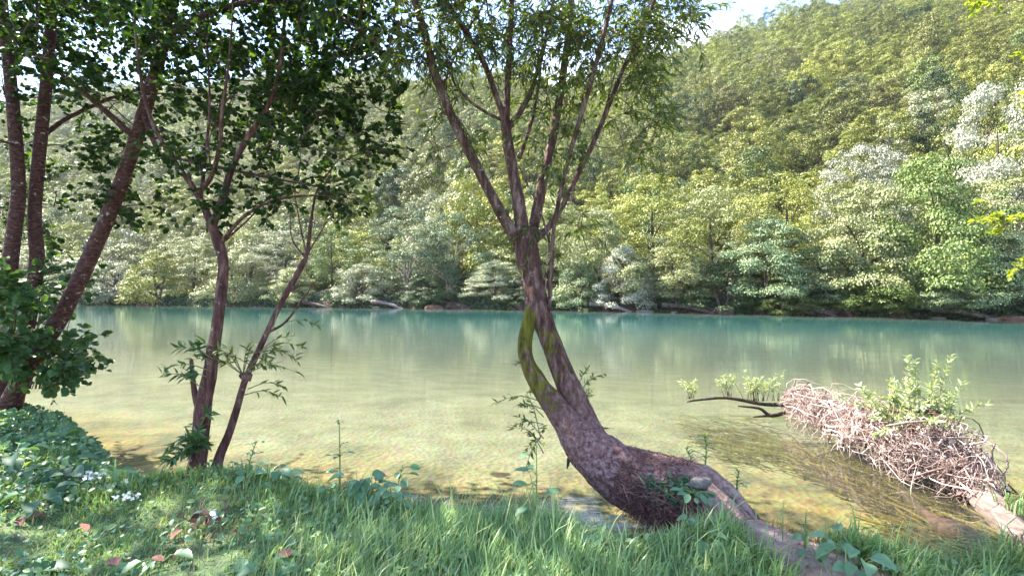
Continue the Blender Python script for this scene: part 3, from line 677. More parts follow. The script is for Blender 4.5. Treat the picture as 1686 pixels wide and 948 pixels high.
def foliage(root, leaves, T_, mat, r, singles=0, mass='crown', leaf_name='leaf'):
    pos, axs, nrs, scl = leaves; base = np.array(root.location)
    Rm = frames(axs, nrs); tint = np.clip(r.normal(.42, .24, len(pos)), 0, 1)
    idx = np.arange(len(pos))
    if singles:
        px, py = pix(pos); inn = (px > 4) & (px < 1682) & (py > 4) & (py < 944)
        size = np.where(inn, scl / np.maximum(pos[:, 1], .1), 0) * np.abs(Rm[:, 1, 2] * .6 + .5); o_ = np.argsort(-size)[:singles]
        protos = []
        for k in range(6):
            protos.append(mesh(leaf_name, T_[0], T_[1], mat, {'tint': np.full(len(T_[0]), .12 + .15 * k)}, True))
        from mathutils import Matrix
        for i in o_:
            ob = link(leaf_name, protos[int(tint[i] * 5.99)], root)
            Mx = Matrix.Identity(4)
            for a_ in range(3):
                for b_ in range(3): Mx[a_][b_] = Rm[i][a_][b_] * scl[i]
                Mx[a_][3] = pos[i][a_] - base[a_]
            ob.matrix_local = Mx
        idx = np.setdiff1d(idx, o_)
    V, Fc = stamp(*T_, pos[idx] - base, Rm[idx], scl[idx])
    o = link(mass, mesh(mass, V, Fc, mat, {'tint': np.repeat(tint[idx], len(T_[0]))}, True), root); o['kind'] = 'stuff'
    return o
def region(polys, r):
    """polys: (count, px0, px1, py0, py1, Y0, Y1)"""
    out_ = []
    for c_, a0, a1, b0, b1, y0, y1 in polys:
        for _ in range(c_): out_.append(at(r.uniform(a0, a1), r.uniform(b0, b1), r.uniform(y0, y1)))
    return np.array(out_)
def twigs(root, bag, mat, name='twigs'):
    bag.V = [v - np.array(root.location) for v in bag.V]
    o = link(name, bag.mesh(name, mat, True), root); o['kind'] = 'stuff'; return o

# --- multi-stemmed alder at the left edge
r = np.random.default_rng(31)
A = empty('alder_tree', tuple(at(12, 668, 6.4)), label='dark multi-stemmed alder at left edge, one stem leaning right', cat='tree')
A['group'] = 'trees on the near bank'
ba = M['bark_alder']
sk = [limb('stem', A, [(0, 690, 6.5, .21), (8, 600, 6.5, .18), (16, 440, 6.55, .155), (30, 320, 6.6, .14), (24, 210, 6.6, .13), (14, 100, 6.6, .12), (2, -10, 6.5, .105), (-10, -180, 6.4, .08), (-20, -420, 6.2, .03)], ba, 20, .05, thick=.52),
      limb('stem', A, [(18, 690, 6.6, .2), (40, 560, 6.7, .165), (60, 440, 6.8, .15), (57, 350, 6.8, .14), (66, 240, 6.8, .135), (76, 140, 6.8, .125), (86, 0, 6.7, .11), (90, -180, 6.6, .08), (110, -420, 6.3, .03)], ba, 20, .05, thick=.52),
      limb('leaning_stem', A, [(5, 690, 6.35, .22), (45, 605, 6.3, .19), (95, 530, 6.3, .175), (150, 420, 6.3, .165), (200, 300, 6.25, .155), (236, 190, 6.2, .145), (264, 90, 6.1, .13), (288, -10, 6.0, .115), (315, -150, 5.8, .09), (360, -380, 5.5, .03)], ba, 22, .05, thick=.5)]
sk += [limb('branch', A, [(236, 185, 6.2, .05), (262, 250, 5.9, .035), (300, 262, 5.7, .028), (420, 288, 5.5, .02), (540, 310, 5.5, .014), (610, 322, 5.5, .006)], ba, 8, .06, thick=.7),
       limb('branch', A, [(225, 230, 6.2, .06), (170, 180, 6.0, .045), (110, 130, 5.8, .03), (60, 90, 5.6, .015)], ba, 8, .06, thick=.7),
       limb('branch', A, [(272, 60, 6.05, .06), (350, 20, 5.7, .045), (450, 0, 5.4, .035), (560, 30, 5.2, .02), (630, 80, 5.1, .01)], ba, 8, .06, thick=.7),
       limb('branch', A, [(290, -20, 6.0, .06), (380, -120, 5.5, .05), (500, -160, 5.0, .035), (640, -140, 4.6, .02), (760, -100, 4.3, .008)], ba, 8, .06, thick=.7),
       limb('branch', A, [(62, 230, 6.8, .05), (120, 190, 7.2, .04), (220, 150, 7.6, .03), (350, 130, 7.8, .02), (470, 140, 7.9, .01)], ba, 8, .06, thick=.7),
       limb('branch', A, [(300, -80, 5.9, .06), (330, -260, 5.0, .04), (420, -420, 4.2, .025), (560, -520, 3.6, .01)], ba, 8, .06, thick=.7)]
tg = region([(80, 0, 660, -30, 100, 5.0, 8), (50, 0, 300, -10, 170, 5.4, 8), (52, 240, 520, 0, 200, 5.0, 8), (40, 470, 640, 0, 200, 5.0, 7.5), (9, 560, 640, 180, 260, 5.2, 6.5), (20, 0, 260, 150, 290, 6.0, 8.5), (8, 150, 260, 260, 340, 6.2, 7), (10, 0, 90, 300, 420, 7, 8.2),
             (9, 400, 600, 190, 300, 5.2, 6.2), (12, 270, 470, 170, 260, 5.4, 7.5),
             (90, -300, 400, -400, -10, 4.2, 8), (150, -800, -40, -420, 260, 5.0, 9.5), (60, -700, 250, -600, -40, 4.2, 5.6), (30, 200, 560, -380, -30, 3.8, 5.0), (90, 250, 760, -420, -10, 3.6, 6), (45, -100, 700, -800, -350, 3.4, 6.5)], r)  # out-of-view crown clusters, added to shade the grass and the visible canopy
bag = Bag(); tips = attract([p for p, _ in sk], tg, r, bag, rad=.014)
foliage(A, sprays(tips, r, bag, (4, 7), (.25, .55), 13, .12, (.045, .078)), T_ROUND, M['leaf_alder'], r, singles=300)
twigs(A, bag, M['twig'])

# --- big-leaved shrub round the alder's foot
r = np.random.default_rng(37)
Sh = empty('hazel_shrub', tuple(at(50, 650, 6.0)), label='broad-leaved green shrub round the foot of the left alder', cat='shrub')
b0 = np.array(Sh.location); bag = Bag(); tipl = []
for k in range(54):
    ex = r.uniform(-30, 150); e = at(ex, r.uniform(450, 620), r.uniform(5.5, 6.2) if ex < 62 else r.uniform(6.5, 7.1)); s0 = at(ex * .6, 640, 6.75)
    if k > 42: e = at(r.uniform(60, 168), r.uniform(530, 630), r.uniform(5.8, 6.3))
    P, Rr = smooth_path([s0, (s0 + e) / 2 + [0, 0, .25], e], [.006, .005, .0025], 9); bag.add(*tube(P, Rr, 5)); tipl.append((e, unit(P[-1] - P[-3])))
lv = sprays(tipl, r, bag, (3, 6), (.16, .4), 10, .1, (.06, .11), up=.9)
foliage(Sh, lv, T_ROUND, M['leaf_shrub'], r, singles=300, mass='foliage'); twigs(Sh, bag, M['twig_green'], 'stems')

# --- forked tree at the water's edge
r = np.random.default_rng(41)
B = empty('forked_tree', tuple(at(325, 775, 5.1)), label='mossy forked tree with a stub, left of the slender leaning trunk', cat='tree', group='trees on the near bank')
bs = M['bark_small']
sk = [limb('trunk', B, [(315, 800, 5.05, .2), (326, 760, 5.1, .145), (331, 700, 5.1, .135), (338, 650, 5.1, .13), (350, 585, 5.12, .105), (361, 510, 5.15, .092), (368, 440, 5.2, .088), (358, 395, 5.2, .088), (346, 366, 5.2, .075)], bs, 24, .13, moss=[.1, .1, .25, .3, .3, .1, .05, 0, .05], n=90, thick=.54),
      limb('broken_stub', B, [(330, 680, 5.1, .05), (322, 655, 5.08, .045), (318, 625, 5.08, .036), (315, 592, 5.08, .03)], bs, 10, .1, thick=.62),
      limb('branch', B, [(350, 372, 5.2, .06), (326, 322, 5.2, .045), (292, 272, 5.15, .034), (262, 225, 5.1, .03), (240, 170, 5.1, .026), (228, 100, 5.0, .02), (220, 10, 5.0, .012)], bs, 10, .1, thick=.62),
      limb('branch', B, [(348, 376, 5.2, .065), (366, 328, 5.2, .056), (384, 272, 5.25, .05), (412, 220, 5.3, .045), (446, 165, 5.3, .04), (462, 100, 5.3, .032), (470, 20, 5.3, .026), (490, -120, 5.2, .01)], bs, 10, .1, thick=.62),
      limb('branch', B, [(326, 320, 5.2, .032), (348, 290, 5.2, .028), (362, 240, 5.15, .024), (366, 180, 5.1, .02), (376, 110, 5.1, .014), (385, 0, 5.0, .008)], bs, 8, .1),
      limb('branch', B, [(330, 330, 5.2, .025), (338, 260, 5.3, .02), (345, 170, 5.4, .014), (340, 60, 5.4, .008)], bs, 8, .1),
      limb('branch', B, [(366, 398, 5.2, .026), (400, 358, 5.1, .02), (450, 330, 5.0, .016), (520, 322, 4.95, .011), (600, 330, 4.9, .005)], bs, 8, .1),
      limb('branch', B, [(372, 395, 5.2, .014), (420, 350, 5.3, .011), (470, 290, 5.4, .006)], bs, 6, .1)]
tg = region([(9, 220, 330, 150, 290, 4.9, 5.6), (16, 330, 500, 110, 270, 4.9, 5.8), (12, 430, 600, 290, 345, 4.8, 5.2), (8, 330, 420, 290, 350, 5, 5.5), (14, 220, 560, -80, 110, 4.8, 5.6), (30, 200, 620, -420, -80, 4.2, 5.6)], r)
bag = Bag(); tips = attract([p for p, _ in sk], tg, r, bag, rad=.010)
foliage(B, sprays(tips, r, bag, (3, 5), (.15, .35), 9, .1, (.05, .085)), T_OVAL, M['leaf_alder'], r, singles=120)
twigs(B, bag, M['twig'])
def shoots(root, starts, r, T_, mat, tmat, L=(.3, .6), per=16, leaf=(.06, .1), spread=.6, up=.6, droop=.25, mass='shoot_leaves', stem='shoots', singles=0):
    bag = Bag(); pos, axs, nrs, scl = [], [], [], []
    for p0, d in starts:
        ln = r.uniform(*L); dr = unit(np.asarray(d, float) + r.normal(size=3) * spread * .5)
        e = p0 + dr * ln + np.array([0, 0, -droop * ln * ln]); m_ = p0 + dr * ln * .5 + np.array([0, 0, .08 * ln])
        P, Rr = smooth_path([p0, m_, e], [.006, .004, .0018], 8); bag.add(*tube(P, Rr, 5))
        u = r.uniform(.3, 1, per); ip = np.array([np.interp(u, np.linspace(0, 1, 8), P[:, q_]) for q_ in range(3)]).T
        ring = rand_dirs(per, r); ring -= (ring @ dr)[:, None] * dr
        pos.append(ip); axs.append(unit(dr * .75 + unit(ring) * .75 - np.array([0, 0, .25]))); nrs.append(unit(np.array([0, 0, up]) + r.normal(size=(per, 3)) * .4)); scl.append(r.uniform(*leaf, per))
    foliage(root, tuple(map(np.concatenate, (pos, axs, nrs, scl))), T_, mat, r, singles=singles, mass=mass); twigs(root, bag, tmat, stem)
st_ = [(at(330, 745, 5.0), (r.uniform(-.4, .6), -.5, r.uniform(.2, 1))) for _ in range(15)] + [(at(335, 712, 5.0), (-1, -.2, .1)), (at(330, 700, 5.0), (.7, -.3, .35)), (at(335, 640, 5.02), (.2, -.5, .5)), (at(340, 620, 5.05), (-.9, -.2, .5)), (at(345, 610, 5.05), (-1.0, 0, .15)), (at(352, 570, 5.05), (-.7, -.2, .35)), (at(350, 590, 5.05), (-1.0, .1, .1)), (at(345, 600, 5.05), (-.8, -.3, .55))]
shoots(B, st_, r, T_LONG, M['leaf_shrub'], M['twig_green'], L=(.15, .42), per=12, leaf=(.07, .13), singles=120)

# --- slender leaning tree
r = np.random.default_rng(43)
C2 = empty('slender_tree', tuple(at(356, 768, 5.2)), label='slender trunk leaning right with shoots from a knob, beside forked tree', cat='tree', group='trees on the near bank')
sk = [limb('trunk', C2, [(352, 795, 5.15, .12), (360, 755, 5.2, .085), (376, 715, 5.2, .07), (392, 665, 5.2, .058), (404, 625, 5.2, .058), (420, 590, 5.22, .055), (443, 540, 5.25, .05), (468, 490, 5.3, .05), (496, 440, 5.3, .055), (506, 415, 5.3, .04), (514, 350, 5.3, .024), (524, 310, 5.3, .018), (548, 275, 5.3, .012), (565, 255, 5.3, .006)], bs, 18, .15, moss=[0, .05, .1, .1, .15, .2, .1, 0], n=110, thick=.52),
      limb('knob', C2, [(414, 622, 5.18, .06), (402, 620, 5.16, .062), (395, 617, 5.15, .03)], bs, 12, .3, thick=.6),
      limb('branch', C2, [(440, 548, 5.25, .02), (470, 530, 5.2, .014), (500, 490, 5.1, .01), (530, 450, 5.1, .005)], bs, 6, .1),
      limb('branch', C2, [(505, 420, 5.3, .012), (494, 370, 5.3, .008), (482, 300, 5.3, .004)], bs, 6, .1),
      limb('branch', C2, [(503, 425, 5.3, .012), (480, 390, 5.2, .008), (478, 330, 5.2, .004)], bs, 6, .1),
      limb('branch', C2, [(506, 418, 5.3, .012), (535, 370, 5.3, .008), (560, 320, 5.3, .004)], bs, 6, .1),
      limb('branch', C2, [(524, 318, 5.3, .012), (560, 340, 5.3, .009), (590, 365, 5.3, .004)], bs, 6, .1)]
st_ = [(at(400, 617, 5.15), (r.uniform(-1.0, .6), r.uniform(-.5, .3), r.uniform(.5, 1))) for _ in range(9)] + [(at(425, 580, 5.2), (r.uniform(.2, 1), r.uniform(-.4, .4), r.uniform(0, .6))) for _ in range(5)] + \
      [(at(408, 640, 5.15), (1, -.2, .15)), (at(402, 650, 5.15), (1, -.3, 0)), (at(470, 530, 5.2), (.8, 0, -.1)), (at(450, 540, 5.2), (.5, 0, .5)), (at(412, 600, 5.15), (-1, 0, .2))]
shoots(C2, st_, r, T_LANCE, M['leaf_willow'], M['twig_green'], L=(.3, .62), per=14, leaf=(.06, .11))
tg = region([(10, 540, 610, 255, 350, 5.1, 5.6)], r); bag = Bag(); tips = attract([p for p, _ in sk], tg, r, bag, rad=.007)
foliage(C2, sprays(tips, r, bag, (2, 4), (.15, .3), 8, .2, (.05, .08)), T_OVAL, M['leaf_willow'], r); twigs(C2, bag, M['twig'])

# --- the leaning willow
r = np.random.default_rng(47)
W = empty('leaning_willow', tuple(at(1160, 860, 4.25)), label='large leaning willow with a looped double trunk over the water', cat='tree', group='trees on the near bank')
bw = M['bark_willow']
sk = [limb('trunk', W, [(1262, 1000, 4.0, .26), (1190, 875, 4.2, .31), (1105, 822, 4.4, .275), (1035, 790, 4.58, .25), (985, 752, 4.72, .235), (950, 714, 4.83, .195), (926, 684, 4.9, .12), (908, 660, 4.95, .04)], bw, 40, .13, moss=[0, 0, 0, 0, .15, .15, .2], n=90, thick=.9),
      limb('mossy_stem', W, [(985, 760, 4.7, .2), (948, 712, 4.82, .215), (918, 674, 4.9, .17), (890, 636, 4.96, .135), (869, 595, 5.0, .105), (865, 560, 5.05, .1), (872, 525, 5.08, .098), (877, 495, 5.1, .08)], bw, 26, .14, moss=[.1, .2, .4, .5, .5, .62, .66, .3], n=76, thick=.66),
      limb('trunk', W, [(992, 758, 4.75, .25), (966, 708, 4.9, .20), (942, 650, 5.0, .16), (920, 598, 5.08, .14), (902, 550, 5.12, .135), (886, 505, 5.15, .155), (876, 460, 5.2, .15), (868, 415, 5.2, .165), (863, 380, 5.2, .14)], bw, 32, .13, moss=[.15, .3, .35, .4, .45, .2, 0, 0, .1], n=100, thick=.7)]
sk += [limb('branch', W, p_, bw, sg, .12, n=nn, thick=.62) for p_, sg, nn in [
  ([(862, 415, 5.2, .11), (835, 368, 5.18, .092), (805, 315, 5.15, .08), (770, 245, 5.1, .075), (738, 180, 5.05, .07), (716, 120, 5.0, .064), (697, 50, 4.95, .06), (678, -20, 4.9, .05), (650, -150, 4.7, .03)], 18, 70),
  ([(864, 400, 5.2, .11), (855, 340, 5.2, .1), (845, 285, 5.22, .09), (836, 235, 5.22, .082), (832, 198, 5.22, .075)], 18, 45),
  ([(833, 205, 5.22, .055), (814, 150, 5.2, .048), (795, 100, 5.15, .044), (762, 45, 5.1, .042), (728, -10, 5.0, .036), (690, -120, 4.8, .02)], 12, 50),
  ([(833, 205, 5.22, .06), (836, 140, 5.25, .052), (840, 60, 5.3, .048), (843, -20, 5.3, .042), (850, -200, 5.2, .02)], 12, 45),
  ([(836, 212, 5.22, .05), (862, 175, 5.3, .05), (880, 135, 5.35, .042), (897, 70, 5.4, .036), (915, -20, 5.4, .028), (940, -180, 5.3, .012)], 12, 45),
  ([(872, 400, 5.22, .1), (884, 345, 5.3, .085), (898, 280, 5.4, .075), (912, 215, 5.45, .068), (926, 130, 5.5, .06), (938, 30, 5.5, .055), (948, -60, 5.5, .045), (970, -230, 5.4, .02)], 16, 60),
  ([(855, 260, 5.25, .035), (866, 230, 5.35, .03), (880, 180, 5.45, .028), (890, 110, 5.5, .022), (895, 30, 5.5, .012)], 8, 30),
  ([(903, 518, 5.1, .03), (908, 450, 5.05, .03), (911, 385, 5.05, .032), (922, 320, 5.05, .034), (942, 240, 5.05, .035), (966, 160, 5.0, .034), (988, 80, 4.95, .032), (1008, 0, 4.9, .028), (1035, -140, 4.7, .012)], 10, 60),
  ([(878, 398, 5.2, .06), (898, 380, 5.2, .05), (920, 350, 5.22, .046), (945, 300, 5.25, .044), (972, 245, 5.3, .04), (1000, 180, 5.3, .038), (1030, 105, 5.3, .034), (1062, 40, 5.25, .03), (1085, -20, 5.2, .026), (1130, -160, 5.0, .01)], 12, 60),
  ([(832, 200, 5.2, .03), (805, 188, 5.15, .026), (775, 168, 5.1, .022), (750, 140, 5.05, .018), (745, 120, 5.0, .01)], 8, 24),
  ([(700, 60, 4.95, .025), (672, 45, 4.9, .02), (650, 34, 4.85, .016), (652, 0, 4.8, .012), (660, -60, 4.7, .006)], 8, 24),
  ([(728, 150, 5.03, .022), (742, 110, 5.05, .018), (765, 60, 5.1, .015), (800, 0, 5.1, .01)], 8, 24),
  ([(905, 400, 5.1, .018), (890, 350, 5.1, .015), (862, 290, 5.1, .012), (852, 270, 5.1, .006)], 6, 20),
  ([(985, 220, 5.3, .016), (1010, 130, 5.3, .012), (1022, 60, 5.3, .008)], 6, 20),
  ([(1030, 105, 5.3, .02), (1075, 70, 5.2, .014), (1130, 60, 5.1, .008)], 6, 20)]]
tg = region([(26, 640, 740, -10, 110, 4.6, 5.4), (56, 720, 900, -10, 110, 4.7, 5.7), (92, 860, 1090, -10, 130, 4.8, 5.9), (24, 1040, 1160, -20, 60, 4.8, 5.6), (22, 880, 1080, 130, 260, 5, 5.7), (8, 720, 860, 130, 260, 4.9, 5.5), (5, 1020, 1080, 150, 240, 5, 5.4), (6, 840, 960, 260, 390, 5.0, 5.4),
             (85, 560, 1160, -420, -20, 4.0, 5.8), (45, 500, 1200, -800, -400, 3.4, 5.2)], r)
bag = Bag(); tips = attract([p for p, _ in sk], tg, r, bag, rad=.010)
foliage(W, sprays(tips, r, bag, (3, 6), (.25, .5), 14, .22, (.055, .095), willow=True), T_LANCE, M['leaf_willow'], r)
twigs(W, bag, M['twig'])
st_ = [(at(880, 610, 5.02), (-.8, .4, .2))] + [(at(895, 650 + k * 12, 4.95), (r.uniform(-1, -.4), .5, r.uniform(-.2, .5))) for k in range(9)] + [(at(950, 640 + k * 10, 5.05), (r.uniform(.3, .8), .7, r.uniform(.1, .7))) for k in range(7)] + [(at(890, 720, 4.9), (-.3, .2, r.uniform(-.4, .4))) for _ in range(3)]
shoots(W, st_, r, T_LANCE, M['leaf_willow'], M['twig_green'], L=(.25, .5), per=18, leaf=(.045, .075))
# soil and root fibres over the root end
base = np.array(W.location)
P, Rr = smooth_path([at(1275, 1060, 3.9), at(1222, 915, 4.1), at(1150, 830, 4.3), at(1075, 800, 4.5), at(1020, 774, 4.62)], [.2, .255, .265, .245, .18], 60)
P, Rr = smooth_path(P, Rr, 130); V, Fc = tube(P + np.array([.02, .02, .02]), Rr * .93, 64, .17, fs=7, seed=5.)
link('soil_mound', mesh('soil_mound', V - base, Fc, M['soil'], {'tint': np.zeros(len(V))}, True), W)
bag = Bag()
for k in range(4200):
    i = int(np.clip(r.beta(1.5, 1.2) * 127, 0, 127)); th = r.uniform(-.6, 2.1)
    tdir = unit(P[i + 1] - P[i]); side = unit(np.cross(tdir, [0, 0, 1.])); side = side if side[1] < 0 else -side
    rad_ = Rr[i] * r.uniform(.96, 1.08); d0 = side * math.sin(th) + np.array([0, 0, 1.]) * math.cos(th)
    p0 = P[i] + d0 * rad_; L = r.uniform(.05, .2); pts = [p0]
    for q_ in range(1, 4): pts.append(p0 + np.array([r.normal() * .03, side[1] * .008 * q_ * q_, -L * q_ / 3]) + tdir * r.normal() * .04 + d0 * .012 * q_)
    bag.add(*tube(np.array(pts), np.array([.0022, .002, .0016, .0008]) * r.choice([1, 1.5, 2.4]), 3, cap=False), a=r.uniform())
for k in range(2200):
    i = int(r.integers(8, 127)); th = r.normal(0, .7); tdir = unit(P[i + 1] - P[i]); side = unit(np.cross(tdir, [0, 0, 1.]))
    d0 = side * math.sin(th) + np.array([0, 0, 1.]) * math.cos(th); p0 = P[i] + d0 * Rr[i] * 1.0 + np.array([.02, .02, .02]); d1 = unit(np.cross(d0, rand_dirs(1, r)[0])); L = r.uniform(.04, .14)
    bag.add(*tube(np.array([p0, p0 + d1 * L / 2 + d0 * .012, p0 + d1 * L + d0 * .003]), [.0016, .0022, .001], 3, cap=False), a=r.uniform(.4, 1))
twigs(W, bag, M['fibre'], 'root_fibres')

# ivy and small herbs growing on the mound
def leafy_plant(name, label, loc, r, n_leaf, size, spread, T_=T_BROAD, mat=None, height=.15, group='broad-leaved plants on the near bank', cat='plant', stalk=0, flowers=None, rise=.5):
    o = empty(name, tuple(loc), label=label, cat=cat, group=group); mat = mat or M['herb']; bag = Bag()
    from mathutils import Matrix
    protos = [mesh('leaf', T_[0], T_[1], mat, {'tint': np.full(len(T_[0]), t_)}, True) for t_ in (.2, .45, .75)]
    tops = []
    if stalk:
        P, Rr = smooth_path([[0, 0, -.03], [r.normal() * .02, r.normal() * .02, stalk * .5], [r.normal() * .03, r.normal() * .03, stalk]], [.008, .006, .003], 10)
        bag.add(*tube(P, Rr, 6)); tops = P
    for k in range(n_leaf):
        th = r.uniform(0, 6.283); c, s_ = math.cos(th), math.sin(th)
        if stalk: b_ = tops[int(r.uniform(.25, .98) * 9)]; L = .06; hz = .02
        else: b_ = np.zeros(3); L = r.uniform(.3, 1) * spread; hz = height * r.uniform(.35, 1.1)
        e = b_ + np.array([c * L, s_ * L, hz])
        bag.add(*tube(*smooth_path([b_, (b_ + e) / 2 + [0, 0, .02], e], [.004, .003, .002], 5), 4))
        a_ = unit(np.array([c, s_, r.uniform(-.35, .35) + (rise - .5)])); n_ = unit(np.array([-c * .3, -s_ * .3, 1]) + r.normal(size=3) * .22 + np.array([0, -.25, 0])); Rm = frames(a_[None], n_[None])[0]; sc = size * r.uniform(.65, 1.2)
        Mx = Matrix.Identity(4)
        for i in range(3):
            for j in range(3): Mx[i][j] = Rm[i][j] * sc
            Mx[i][3] = e[i]
        lo = link('leaf', protos[r.integers(0, 3)], o); lo.matrix_local = Mx
    link('stalk' if stalk else 'leaf_stems', bag.mesh('stalks', M['stalk'], True), o)
    if flowers:
        mt_, sz, cnt = flowers
        fb = []
        ring = np.array([[0, 0, 0]] + [[math.cos(k * math.pi / 4) * (1 if k % 2 else .6), math.sin(k * math.pi / 4) * (1 if k % 2 else .6), .15] for k in range(8)]); ff = np.array([[0, k + 1, (k + 1) % 8 + 1] for k in range(8)])
        fm = mesh('flower', ring * sz, [ff], mt_)
        for k in range(cnt):
            f_ = link('flower', fm, o); tp_ = tops[-1] if stalk else np.array([0, 0, height])
            f_.location = tp_ + np.array([r.normal() * sz * 1.6, r.normal() * sz * 1.2, r.uniform(-.5, .8) * sz]) * (1 if stalk else 2); f_.rotation_euler = (r.uniform(.2, 1.3), r.uniform(-.4, .4), r.uniform(0, 6))
    return o
def gz(px, py):
    """point on the near bank seen at the pixel"""
    k = (px - 843) / F
    for _ in range(60):
        for Y in np.arange(1.2, 9, .02):
            z = CAM_H - (py - 474) / F * Y
            if z <= float(bank_h(np.array(k * Y), np.array(Y))): break
        if z > .16: return np.array([k * Y, Y, z])
        py += 5
    return np.array([k * Y, Y, z])
r = np.random.default_rng(53)
for px, py, nl, sz, sp, hh, lab in [
  (600, 818, 16, .13, .17, .2, 'cluster of broad leaves at the bank edge below the river centre-left'),
  (560, 815, 10, .10, .14, .16, 'smaller broad leaves left of the bank-edge cluster'),
  (640, 835, 9, .11, .14, .15, 'broad pale leaves right of the bank-edge leaf cluster'),
  (455, 800, 10, .11, .14, .15, 'low broad leaves at the water edge right of the slender tree'),
  (420, 790, 7, .09, .12, .12, 'small broad leaves close to the foot of the slender tree'),
  (875, 850, 8, .12, .13, .12, 'broad leaves at the foot of the tall single stalk below the willow'),
  (985, 880, 7, .12, .13, .10, 'broad leaves at grass edge under the willow root end'),
  (1155, 905, 8, .12, .12, .16, 'grey-green leaves in front of the willow soil mound'),
  (1415, 935, 11, .12, .17, .14, 'dock leaves right of the bare dirt strip, by the water'),
  (1350, 925, 6, .10, .12, .10, 'few dock leaves at the edge of the dirt strip'),
  (790, 868, 6, .11, .11, .10, 'broad leaves among tall grass at the middle of the bank edge'),
  (440, 940, 6, .15, .12, .07, 'large flat dock leaves in the short grass near bottom edge'),
  (385, 850, 6, .12, .12, .08, 'flat dock leaves beside the dead leaf heap'),
  (505, 945, 5, .09, .08, .06, 'round pale leaf rosette at the bottom edge'),
  (270, 925, 7, .11, .12, .06, 'broad leaf rosette in short grass near the bottom left'),
  (60, 830, 9, .16, .18, .14, 'big dark leaves low at the left edge'),
  (110, 790, 11, .17, .18, .16, 'large bluish leaves on the left bank in front of the alder'),
  (190, 800, 9, .14, .16, .12, 'bluish leaves at the left water edge before the dark inlet'),
  (20, 770, 10, .15, .18, .18, 'tall dark leaves against the left edge below the alder'),
  (45, 945, 6, .13, .12, .06, 'leaf rosette in the bottom left corner')]:
    leafy_plant('dock_plant', lab, gz(px, py), r, nl, sz, sp, mat=M['herb_dark'] if px < 200 else M['herb'], height=hh)
p_ = gz(558, 812); leafy_plant('tall_weed', 'thin tall stalk with a bud standing left of river centre', p_, r, 6, .07, .1, T_OVAL, stalk=.62, flowers=(M['leaf_sprout'], .018, 5), group='tall stalks at the bank edge')
p_ = gz(880, 850); leafy_plant('tall_weed', 'tall single green stalk below the leaning willow trunk', p_, r, 7, .12, .1, T_OVAL, stalk=.62, flowers=(M['leaf_sprout'], .02, 5), group='tall stalks at the bank edge')
p_ = gz(408, 795); leafy_plant('tall_weed', 'short flowering stalk right of the slender tree foot', p_, r, 9, .05, .1, T_OVAL, stalk=.34, flowers=(M['leaf_sprout'], .018, 7), group='tall stalks at the bank edge')
p_ = gz(650, 860); leafy_plant('tall_weed', 'nettle-like stalk right of the broad leaf cluster', p_, r, 14, .08, .1, T_OVAL, stalk=.4, group='tall stalks at the bank edge')
for px, py, Y, hgt, lab in [(1160, 772, 4.5, .3, 'pale herb with yellow flowers on top of the willow soil mound'), (1135, 768, 4.5, .16, 'small whitish herb beside the flat stone on soil mound'), (1215, 822, 4.35, .26, 'thin yellowish herb at the water side of the mound')]:
    leafy_plant('mound_herb', lab, at(px, py, Y), r, 22, .05, .06, T_LANCE, M['leaf_sprout'], stalk=hgt, flowers=(M['petal_yellow'], .014, 4) if 'yellow flowers' in lab else None, group='herbs on the soil mound')
leafy_plant('bramble', 'green bramble leaves hanging on the front of the soil mound', at(1142, 815, 4.0), r, 22, .075, .12, T_OVAL, M['herb'], height=.05, group='herbs on the soil mound', rise=.2)
k_ = [at(r.uniform(1050, 1135), r.uniform(775, 835), 4.15) + np.array([0, 0, 0]) for _ in range(220)]
iv = np.array(k_)
for q_ in range(len(iv)):
    i = int(np.argmin(np.linalg.norm(P - iv[q_], axis=1))); dd = unit(iv[q_] - P[i]); iv[q_] = P[i] + dd * (Rr[i] * 1.06 + r.uniform(0, .03))
iv_o = empty('ivy_patch', tuple(iv[0]), label='small dark ivy-like patch on the willow root end', cat='ivy')
foliage(iv_o, (iv, unit(r.normal(size=iv.shape) * .6 + [0, -.3, -.6]), unit(r.normal(size=iv.shape) * .5 + [0, -1, .5]), r.uniform(.03, .055, len(iv))), T_OVAL, M['herb_dark'], r, singles=0, mass='leaves')
o = iv_o
bag = Bag()
for q_ in range(12):
    a_, b_ = iv[r.integers(0, len(iv))], iv[r.integers(0, len(iv))]; bag.add(*tube(*smooth_path([a_, (a_ + b_) / 2 + [0, -.04, 0], b_], [.003, .003, .002], 6), 4))
twigs(iv_o, bag, M['twig_green'], 'vines')
for px, py, Y, sc, lab in [(1153, 795, 4.08, .06, 'rounded grey stone set in the pink soil mound'), (1110, 766, 4.42, .05, 'flat pale stone on the crest of the soil mound'), (1128, 770, 4.45, .04, 'small tan stone next to the flat one on the crest')]:
    o = link('mound_stone', stone_mesh('mound_stone', px * .3, M['stone'], .5 if 'flat' in lab else .9), None, tuple(at(px, py, Y))); o.scale = (sc * 1.2, sc, sc); tag(o, lab, 'stone', 'stones on the soil mound')

